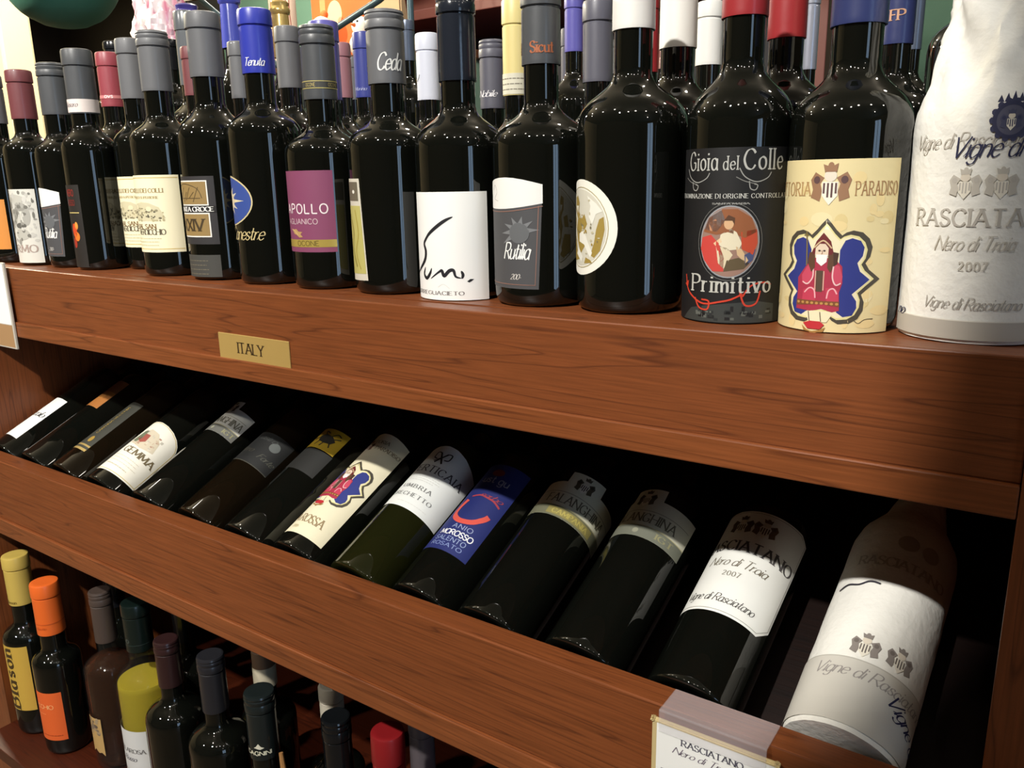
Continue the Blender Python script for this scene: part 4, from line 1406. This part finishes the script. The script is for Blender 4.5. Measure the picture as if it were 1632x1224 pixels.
a.text('ROCCHIO', 2, 84, 7, (244, 170, 110), 'sans', 'c', 2, .14, 1.1, 44)
a.blur_lines(-24, 10, 74, 1, 4, (240, 150, 90), 1.2)
a.blur_lines(-4, 32, 36, 1, 4, (170, 70, 30), 1.4)
a.build('label_print', p)
capart(e, 0.0202, lambda a: (a.rect(-70, 70, 221, 222, (190, 84, 34), 1), a.text('Rocchio', 8, 213, 4, (190, 84, 34), 'script', 'c', 1, .3, 1, 16)))
# clear glass bottles
M_ROSE = pmat('clear_bottle_glass', (0.03, 0.03, 0.028), 0.02, spec=0.6)
M_ROSE.node_tree.nodes['Principled BSDF'].inputs['Alpha'].default_value = 0.22
M_CLEAR = M_ROSE


def wine(e, r, z1, zn, zs, rn, mat):
    bm = bmesh.new()
    R = r - 0.0025
    pr = [(0, 0.012), (R * 0.6, 0.007), (R * 0.9, 0.005), (R, 0.014), (R, zs)]
    for q in bez((R, zs), (R, zs + (zn - zs) * 0.62), (rn + (R - rn) * 0.1, zn - (zn - zs) * 0.42), (rn, zn))[1:]:
        if q[1] < z1:
            pr.append(q)
    pr += [(pr[-1][0] * 0.985, z1), (0, z1)]
    lathe(bm, pr, 40)
    return from_bm('wine', bm, mat, e, angle=50)


e = low(-1.150, 0.558, 0.0385, -0.582, -0.664, -0.681, -0.711, 0.0158, capmat((72, 60, 54), 0.45), 'rose wine bottle with taupe capsule and small picture label', glass=M_ROSE, ribs=2)
wine(e, 0.0385, 0.180, 0.189, 0.159, 0.0125, pmat('rose_wine', (0.20, 0.062, 0.014), 0.03, trans=0.86, ior=1.34))
p = label_paper(e, 0.0385, [(-24, 30), (-18, 34), (-12, 29), (-4, 36), (4, 31), (10, 33), (16, 28), (16, 92), (-24, 92)], (186, 152, 96))
a = Art(0.0385, 0, 0.2)
for q in range(24):
    a.ell(random.uniform(-20, 12), random.uniform(64, 90), random.uniform(2, 5), random.uniform(2, 4), random.choice([(92, 80, 70), (126, 110, 92), (160, 140, 110)]), 1 + q * .02, 9)
a.build('label_print', p)
e = low(-1.040, 0.550, 0.0395, -0.564, -0.636, -0.652, -0.692, 0.0186, GREENC, 'white wine bottle with dark green capsule and grey white label', glass=M_CLEAR)
wine(e, 0.0395, 0.186, 0.218, 0.178, 0.0145, pmat('golden_white_wine', (0.86, 0.70, 0.06), 0.03, trans=0.55, ior=1.34))
p = label_paper(e, 0.0395, rectpts(-34, 34, 42, 122), (206, 206, 204))
a = Art(0.0395, 0, 0.2)
a.text('VILLAROSA', 4, 86, 6.5, (110, 108, 106), 'serif', 'c', 2, .14, 1, 52)
a.text('Rosso', 2, 72, 8, (90, 88, 96), 'script', 'c', 2, .3, 1, 24)
a.blur_lines(-20, 20, 54, 1, 4, (150, 150, 148), 1.1)
a.build('label_print', p)
capart(e, 0.0188, lambda a: (a.ring(2, 262 - 10, 2.6, 2.6, .6, (110, 120, 116), 1), a.rect(-70, 70, 245.5, 246, (60, 74, 70), 1)))
e = low(-0.937, 0.530, 0.0380, -0.579, -0.645, -0.662, -0.695, 0.0158, capmat((46, 27, 27), 0.3), 'dark bottle with brown maroon capsule on the lowest shelf', ribs=2)
p = label_paper(e, 0.0380, rectpts(-40, 40, 30, 108), (222, 200, 140))
a = Art(0.0380, 0, 0.2)
a.rect(-38, 38, 103, 104, (170, 140, 80), 1)
a.text('RISERVA', 0, 90, 7, (120, 92, 50), 'serif', 'c', 2, .2, 1, 40)
a.build('label_print', p)
e = low(-0.840, 0.530, 0.0385, -0.569, -0.645, -0.662, -0.694, 0.0166, capmat((34, 34, 38), 0.3), 'dark bottle with plain black capsule on the lowest shelf', ribs=2)
e = low(-0.748, 0.530, 0.0390, -0.586, -0.671, -0.70, -0.738, 0.0180, capmat((26, 32, 32), 0.22), 'dark bottle with greenish black capsule ringed by white lettering', ribs=2)
capart(e, 0.0182, lambda a: (a.text('ZACCAGNINI', 0, 207, 5.5, (226, 222, 196), 'sans', 'c', 1, .16, 1.2, 50), a.poly([(4, 217), (7, 219), (10, 223), (13, 219), (17, 217), (12, 215)], (214, 210, 190), 1), a.text('VINI', -42, 207, 5.5, (226, 222, 196), 'sans', 'c', 1, .16, 1.2, 16)))
p = label_paper(e, 0.0185, [(-34, 197), (-30, 197), (-22, 170), (-16, 166), (-20, 165), (-30, 170)], (214, 200, 150), 'neck_label', base=1.8)
# bottle with screw cap, twig and others going into the dark
e = low(-0.650, 0.560, 0.0385, -0.600, -0.700, -0.715, -0.745, 0.0170, capmat((18, 20, 22), 0.12), 'dark bottle with ringed glossy black screw cap', ribs=2)
tw = empty('vine_twig', (-0.700, 0.522, H - 0.69), 'short dry vine twig tied with raffia between the bottle necks', 'twig')
bm = bmesh.new()
tube(bm, [(-0.012, 0.004, 0.035), (-0.008, 0.002, 0.018), (-0.001, 0, 0.0), (0.004, 0.001, -0.03), (0.010, 0.003, -0.07)], [0.0026, 0.0032, 0.0036, 0.003, 0.0026], 8)
from_bm('twig_stem', bm, pmat('dry_twig_bark', lin((150, 106, 58)), 0.8, bump=0.5), tw)
bm = bmesh.new()
tube(bm, [(-0.006, -0.003, 0.004), (0.001, -0.0045, -0.001), (0.006, -0.002, -0.006)], 0.0016, 6)
tube(bm, [(0.000, -0.004, 0.0), (-0.008, -0.004, -0.03), (-0.012, -0.003, -0.07)], 0.0011, 6)
from_bm('raffia_tie', bm, pmat('raffia', lin((204, 180, 124)), 0.8), tw)
e = low(-0.552, 0.545, 0.0385, -0.570, -0.705, -0.725, -0.755, 0.0180, capmat((132, 24, 28), 0.4), 'dark bottle with bright red capsule at the dark right of the lowest shelf')
e = low(-0.590, 0.640, 0.0385, -0.628, -0.70, -0.72, -0.75, 0.0155, capmat((96, 88, 92), 0.3), 'rear bottle with grey foil half hidden left of the red capsule')
e = low(-1.270, 0.640, 0.0385, -0.600, -0.68, -0.70, -0.735, 0.0155, BLACKC, 'rear dark bottle between the orange and taupe capsules')
e = low(-0.885, 0.640, 0.0385, -0.612, -0.690, -0.71, -0.745, 0.0160, capmat((116, 92, 72), 0.5), 'rear bottle with tan capsule behind the plain black one')
capart(e, 0.0162, lambda a: a.rect(-60, 60, 181, 212, (206, 196, 170), 1))
e = low(-0.748, 0.640, 0.0385, -0.640, -0.720, -0.74, -0.775, 0.0160, capmat((196, 188, 170), 0.5), 'rear bottle with pale capsule behind the ringed screw cap')
e = low(-1.075, 0.640, 0.0385, -0.600, -0.68, -0.70, -0.735, 0.0155, BLACKC, 'rear dark bottle behind the white wine on the lowest shelf')

# ==================================================================== BEYOND THE SHELF
# hanging round lantern
ln = empty('paper_lantern', (-2.62, 1.43, H + 0.618), 'dark green round lantern hanging at the top left', 'lantern')
bm = bmesh.new()
bmesh.ops.create_uvsphere(bm, u_segments=40, v_segments=24, radius=0.165)
for v in bm.verts:
    v.co *= 1 + 0.006 * cos(v.co.z * 330)
    v.co.z *= 0.86
from_bm('lantern_shade', bm, pmat('dark_green_paper', lin((20, 74, 66)), 0.75, bump=0.2), ln, angle=80)
bm = bmesh.new()
tube(bm, [(0, 0, 0.14), (0, 0, 1.0)], 0.003, 8)
from_bm('hanging_cord', bm, pmat('black_cord', (0.02, 0.02, 0.02), 0.6), ln)
# cream dish lamp
dl = empty('dish_lamp', (-2.03, 1.40, H + 0.478), 'cream dish lamp with dark rim hanging right of the green lantern', 'lamp')
bm = bmesh.new()
lathe(bm, [(0.0, 0.0), (0.04, 0.002), (0.075, 0.012), (0.098, 0.034), (0.10, 0.05), (0.096, 0.05), (0.092, 0.036), (0.07, 0.016), (0.0, 0.005)], 40)
from_bm('dish_shade', bm, pmat('cream_opal_glass', (0.85, 0.78, 0.6), 0.35, emit=(1, 0.85, 0.55), estr=0.5), dl)
bm = bmesh.new()
lathe(bm, [(0.0795, 0.010), (0.087, 0.014), (0.083, 0.0215), (0.0765, 0.0165), (0.0795, 0.010)], 40)
from_bm('dark_rim', bm, pmat('bronze_rim', lin((70, 52, 30)), 0.4, 0.5), dl)
bm = bmesh.new()
tube(bm, [(0, 0, 0.004), (0, 0, 1.16)], 0.004, 8)
from_bm('hanging_rod', bm, pmat('bronze_rod', lin((70, 52, 30)), 0.4, 0.5), dl)
# wire display rack
wr_ = empty('wire_rack', (-1.7, 1.5, 0), 'dark wire display rack standing behind the upper shelf', 'rack')
Mw = pmat('slate_wire', lin((70, 92, 102)), 0.4, 0.3)


def rod(pts, r=0.0075):
    bm = bmesh.new()
    tube(bm, [(p[0] + 1.7, p[1] - 1.5, p[2] + H) for p in pts], r, 10)
    return from_bm('rod', bm, Mw, wr_)


rod([(-2.12, 1.5, 0.56), (-2.05, 1.5, 0.494), (-1.893, 1.5, 0.39), (-1.76, 1.5, 0.30)])
rod([(-1.76, 1.5, 0.30), (-1.541, 1.5, 0.376 - 0.01), (-1.395, 1.5, 0.41), (-1.303, 1.5, 0.45)])
rod([(-1.303, 1.5, 0.60), (-1.303, 1.5, -1.35)])
rod([(-2.12, 1.5, 0.60), (-2.12, 1.5, -1.35)])
rod([(-2.12, 1.5, -0.1), (-1.303, 1.5, -0.1)])
rod([(-2.12, 1.5, -0.8), (-1.303, 1.5, -0.8)])

# gift bag in pink cellophane on a side table
tbm = pmat('walnut_table', (0.10, 0.05, 0.025), 0.4)
ta = empty('side_table', (-1.80, 1.36, 0), 'dark side table behind the shelf carrying bottles and gifts', 'table')
bm = bmesh.new()
box(bm, -0.42, 0.42, -0.16, 0.13, 1.30, 1.33, 0.003)
from_bm('table_top', bm, tbm, ta, False)
for sx in (-0.39, 0.39):
    for sy in (-0.13, 0.10):
        bm = bmesh.new()
        box(bm, sx - 0.02, sx + 0.02, sy - 0.02, sy + 0.02, 0, 1.3, 0.002)
        from_bm('leg', bm, tbm, ta, False)
TZ = 1.3305
gb = empty('gift_wrap', (-1.985, 1.33, TZ), 'pink and white cellophane gift wrap gathered into a tall cone', 'gift')
bm = tissue_body([(0.085, 0.0), (0.095, 0.04), (0.085, 0.2), (0.068, 0.36), (0.055, 0.46), (0.05, 0.5)], 0.012, 5, amp_top=0.02, ztw=0.0, rows=40, seg=64)
gm = pmat('pink_cellophane', lin((240, 206, 214)), 0.15, bump=0.6, bscale=40, coat=0.6)
_n, _l = gm.node_tree.nodes, gm.node_tree.links
_tc, _mp, _nz, _rp = _n.new('ShaderNodeTexCoord'), _n.new('ShaderNodeMapping'), _n.new('ShaderNodeTexNoise'), _n.new('ShaderNodeValToRGB')
_mp.inputs['Scale'].default_value = (38, 38, 4)
_l.new(_tc.outputs['Object'], _mp.inputs['Vector'])
_l.new(_mp.outputs['Vector'], _nz.inputs['Vector'])
_nz.inputs['Scale'].default_value = 1.0
_rp.color_ramp.elements[0].position, _rp.color_ramp.elements[1].position = 0.38, 0.56
_rp.color_ramp.elements[0].color, _rp.color_ramp.elements[1].color = (*lin((214, 130, 156)), 1), (*lin((250, 238, 240)), 1)
_l.new(_nz.outputs['Fac'], _rp.inputs['Fac'])
_l.new(_rp.outputs['Color'], _n['Principled BSDF'].inputs['Base Color'])
gw = from_bm('cellophane', bm, gm, gb, angle=30)
# sparkling bottles with foil necks
SG = 'foil-topped bottles on the side table'


def foil(x, y, top, rc, cap, label, glass=None):
    e = empty('sparkling_bottle', (x, y, TZ), label, 'bottle', SG)
    h = top + H - TZ
    bm = bmesh.new()
    lathe(bm, body_profile(0.044, rc * 0.9, h - 0.26, h - 0.14, h), 40)
    from_bm('glass_body', bm, glass or M_GLASS, e)
    bm = bmesh.new()
    lathe(bm, [(rc * 1.25, h - 0.125), (rc * 1.12, h - 0.06), (rc * 1.05, h - 0.03), (rc * 1.25, h - 0.026), (rc * 1.3, h - 0.018), (rc * 1.1, h - 0.012), (rc * 1.2, h - 0.004), (rc, h), (0, h + 0.001)], 32)
    for v in bm.verts:
        v.co += Vector((1, 1, 0)) * 0.0012 * noise.noise(v.co * 140)
    from_bm('foil', bm, cap, e, angle=40)
    return e


foil(-1.835, 1.30, 0.425, 0.022, capmat((64, 60, 132), 0.22), 'bottle with deep violet foil neck right of the pink gift wrap')
foil(-1.700, 1.32, 0.44, 0.020, capmat((70, 80, 176), 0.2), 'bottle with bright blue foil neck on the side table')
foil(-1.620, 1.40, 0.42, 0.018, capmat((204, 176, 108), 0.25, 0.5), 'bottle with gold foil neck on the side table')
e = foil(-1.795, 1.42, 0.32, 0.018, capmat((160, 120, 70), 0.3, 0.4), 'bottle with bronze foil and scarlet label behind the violet one')
p = label_paper(e, 0.044, rectpts(-50, 50, 40, 140), (206, 44, 36))
a = Art(0.044, 0, 0.2)
a.ell(0, 96, 22, 20, (236, 150, 60), 1)
a.build('label_print', p)

# far display counter: poster board, toys, striped canister
ct = empty('far_counter', (-2.5, 2.55, 0), 'long dark counter far behind the shelf carrying toys', 'counter')
bm = bmesh.new()
box(bm, -0.60, 0.62, -0.25, 0.25, 0, 1.78, 0.004)
from_bm('counter_body', bm, pmat('counter_green_grey', lin((120, 150, 132)), 0.6), ct, False)
bm = bmesh.new()
box(bm, -0.62, 0.64, -0.27, 0.27, 1.78, 1.81, 0.004)
from_bm('counter_top', bm, pmat('counter_top_wood', lin((96, 60, 40)), 0.5), ct, False)
pb = empty('poster', (-2.50, 2.46, 1.812), 'orange printed board standing on the far counter', 'poster')
bm = bmesh.new()
box(bm, -0.16, 0.17, 0, 0.012, 0, 0.5, 0.002)
from_bm('board', bm, pmat('orange_board', lin((214, 104, 46)), 0.6), pb, False)
a = Art(None, 0, 0.4)
a.rect(-110, -80, 0, 480, (232, 150, 96), 1)
a.ell(60, 330, 60, 70, (240, 214, 180), 1)
a.ell(-30, 190, 40, 50, (238, 190, 150), 1)
a.build('board_print', pb)


def toy(loc, k, label):
    e = empty('plush_toy', loc, label, 'toy', 'white plush toys on the far counter')
    bm = bmesh.new()
    for (x, y, z, r) in ((0, 0, 0.075, 0.08), (0, -0.005, 0.185, 0.058)):
        m = bmesh.ops.create_uvsphere(bm, u_segments=24, v_segments=14, radius=r * k)
        for v in m['verts']:
            v.co += Vector((x * k, y * k, z * k))
    from_bm('plush_body', bm, pmat('white_plush', lin((238, 232, 222)), 0.9, bump=0.4), e, angle=180)
    bm = bmesh.new()
    m = bmesh.ops.create_cone(bm, segments=16, radius1=0.016 * k, radius2=0.003 * k, depth=0.045 * k, cap_ends=True)
    for v in m['verts']:
        v.co = Vector((v.co.x, -v.co.z - 0.07 * k, v.co.y + 0.185 * k))
    from_bm('orange_nose', bm, pmat('orange_felt', lin((226, 110, 50)), 0.8), e)
    for sx in (-0.02, 0.02):
        bm = bmesh.new()
        m = bmesh.ops.create_uvsphere(bm, u_segments=10, v_segments=8, radius=0.007 * k)
        for v in m['verts']:
            v.co += Vector((sx * k, -0.055 * k, 0.205 * k))
        from_bm('eye', bm, pmat('black_bead', (0.02, 0.02, 0.02), 0.3), e)
    bm = bmesh.new()
    m = bmesh.ops.create_uvsphere(bm, u_segments=16, v_segments=10, radius=0.022 * k)
    for v in m['verts']:
        v.co += Vector((0.015 * k, 0, 0.25 * k))
    from_bm('orange_pompom', bm, pmat('orange_felt', lin((226, 110, 50)), 0.8), e)
    return e


toy((-2.33, 2.40, 1.812), 0.62, 'larger white plush toy with orange pompom before the orange board')
toy((-2.52, 2.385, 1.812), 0.70, 'smaller white plush toy at the left of the orange board')
cn = empty('striped_canister', (-2.83, 2.46, 1.812), 'tall red and white striped canister on the far counter', 'canister')
bm = bmesh.new()
lathe(bm, [(0, 0), (0.055, 0), (0.055, 0.42), (0.05, 0.43), (0, 0.43)], 28)
from_bm('canister_body', bm, pmat('cream_paper_tube', lin((226, 208, 190)), 0.5), cn)
a = Art(0.055, 0, 0.4)
for k in range(12):
    u = -78 + k * 14
    a.line([(u, 0), (u + 4, 120), (u - 2, 240), (u + 5, 420)], 3.6, random.choice([(170, 70, 50), (140, 52, 44), (196, 110, 80)]), 1)
a.build('stripes', cn)
# tan paper bag and dark cabinet
pbg = empty('paper_bag', (-2.19, 2.42, 1.812), 'tan paper bag leaning on the far counter', 'bag')
bm = bmesh.new()
vs = [bm.verts.new(p) for p in ((-0.05, -0.03, 0), (0.07, -0.03, 0), (0.07, 0.03, 0), (-0.05, 0.03, 0), (-0.09, -0.012, 0.26), (0.05, -0.012, 0.24), (0.05, 0.012, 0.24), (-0.09, 0.012, 0.26))]
for q in ((0, 1, 5, 4), (1, 2, 6, 5), (2, 3, 7, 6), (3, 0, 4, 7), (3, 2, 1, 0), (4, 5, 6, 7)):
    bm.faces.new([vs[i] for i in q])
bmesh.ops.bevel(bm, geom=bm.edges[:], offset=0.006, segments=2, affect='EDGES')
from_bm('bag_body', bm, pmat('kraft_paper', lin((176, 150, 116)), 0.8, bump=0.3), pbg, False)
bm = bmesh.new()
tube(bm, [(-0.05, -0.014, 0.24), (-0.04, -0.02, 0.30), (0.0, -0.02, 0.31), (0.02, -0.014, 0.235)], 0.003, 6)
from_bm('bag_handle', bm, pmat('kraft_cord', lin((120, 96, 66)), 0.8), pbg)
ds = empty('dark_bookcase', (-4.15, 2.45, 0), 'tall dark bookcase with bottles far behind the left end', 'bookcase')
db = pmat('black_brown_wood', (0.012, 0.009, 0.008), 0.5)
for nm, d in (('side_panel', (-0.75, -0.71, -0.18, 0.2, 0, 2.3)), ('side_panel', (0.63, 0.67, -0.18, 0.2, 0, 2.3)), ('back_board', (-0.71, 0.63, 0.17, 0.2, 0, 2.3)), ('top_board', (-0.75, 0.67, -0.18, 0.2, 2.3, 2.34)),
              ('shelf_board', (-0.71, 0.63, -0.17, 0.17, 1.62, 1.65)), ('shelf_board', (-0.71, 0.63, -0.17, 0.17, 1.1, 1.13)), ('shelf_board', (-0.71, 0.63, -0.17, 0.17, 0.5, 0.53))):
    bm = bmesh.new()
    box(bm, *d, 0.003)
    from_bm(nm, bm, db, ds, False)
for k in range(5):
    c = foil(-4.62 + k * 0.24, 2.42, 0.36 - H + TZ, 0.02, [SILVER, BLACKC, CREAM, GREYD, GOLD][k], 'far bottle with %s foil on the dark bookcase' % ['silver', 'black', 'cream', 'charcoal', 'gold'][k])
    c.location.z = 1.6505
    c['group'] = 'far bottles on the dark bookcase'
cb = empty('tall_cabinet', (-2.08, 3.1, 0), 'tall maroon wood cabinet with moulded cornice at the back', 'cabinet')
mw = pmat('maroon_wood', lin((104, 56, 50)), 0.45)
dkm = pmat('navy_back_board', lin((34, 34, 46)), 0.6)  # one even dark navy for the cabinet's back board
for nm, d, m in (('side_panel', (-0.62, -0.58, -0.2, 0.3, 0, 2.1), mw), ('side_panel', (1.28, 1.32, -0.2, 0.3, 0, 2.1), mw), ('back_board', (-0.58, 1.28, 0.27, 0.3, 0, 2.1), dkm),
                 ('cornice', (-0.66, 1.36, -0.26, 0.3, 2.02, 2.06), mw), ('cornice', (-0.64, 1.34, -0.23, 0.3, 2.06, 2.12), pmat('maroon_wood_light', lin((140, 84, 76)), 0.45)), ('cornice', (-0.7, 1.4, -0.3, 0.3, 2.12, 2.2), mw),
                 ('shelf_board', (-0.58, 1.28, -0.2, 0.27, 1.55, 1.58), mw), ('shelf_board', (-0.58, 1.28, -0.2, 0.27, 1.0, 1.03), mw), ('shelf_board', (-0.58, 1.28, -0.2, 0.27, 0.4, 0.43), mw)):
    bm = bmesh.new()
    box(bm, *d, 0.003)
    from_bm(nm, bm, m, cb, False)
for k in range(7):
    c = foil(-2.45 + k * 0.21, 3.05, 0.30 - H + TZ, 0.016, [GREYD, RED, GREENC, NAVY, GREY, MAROON, BLACKC][k], 'far dark bottle on the maroon cabinet shelf', None)
    c.location.z = 1.5805
    c['group'] = 'far bottles on the maroon cabinet'
    c['label'] = 'far bottle with %s foil in the maroon cabinet' % ['charcoal', 'red', 'dark green', 'navy', 'pale grey', 'maroon', 'black'][k]
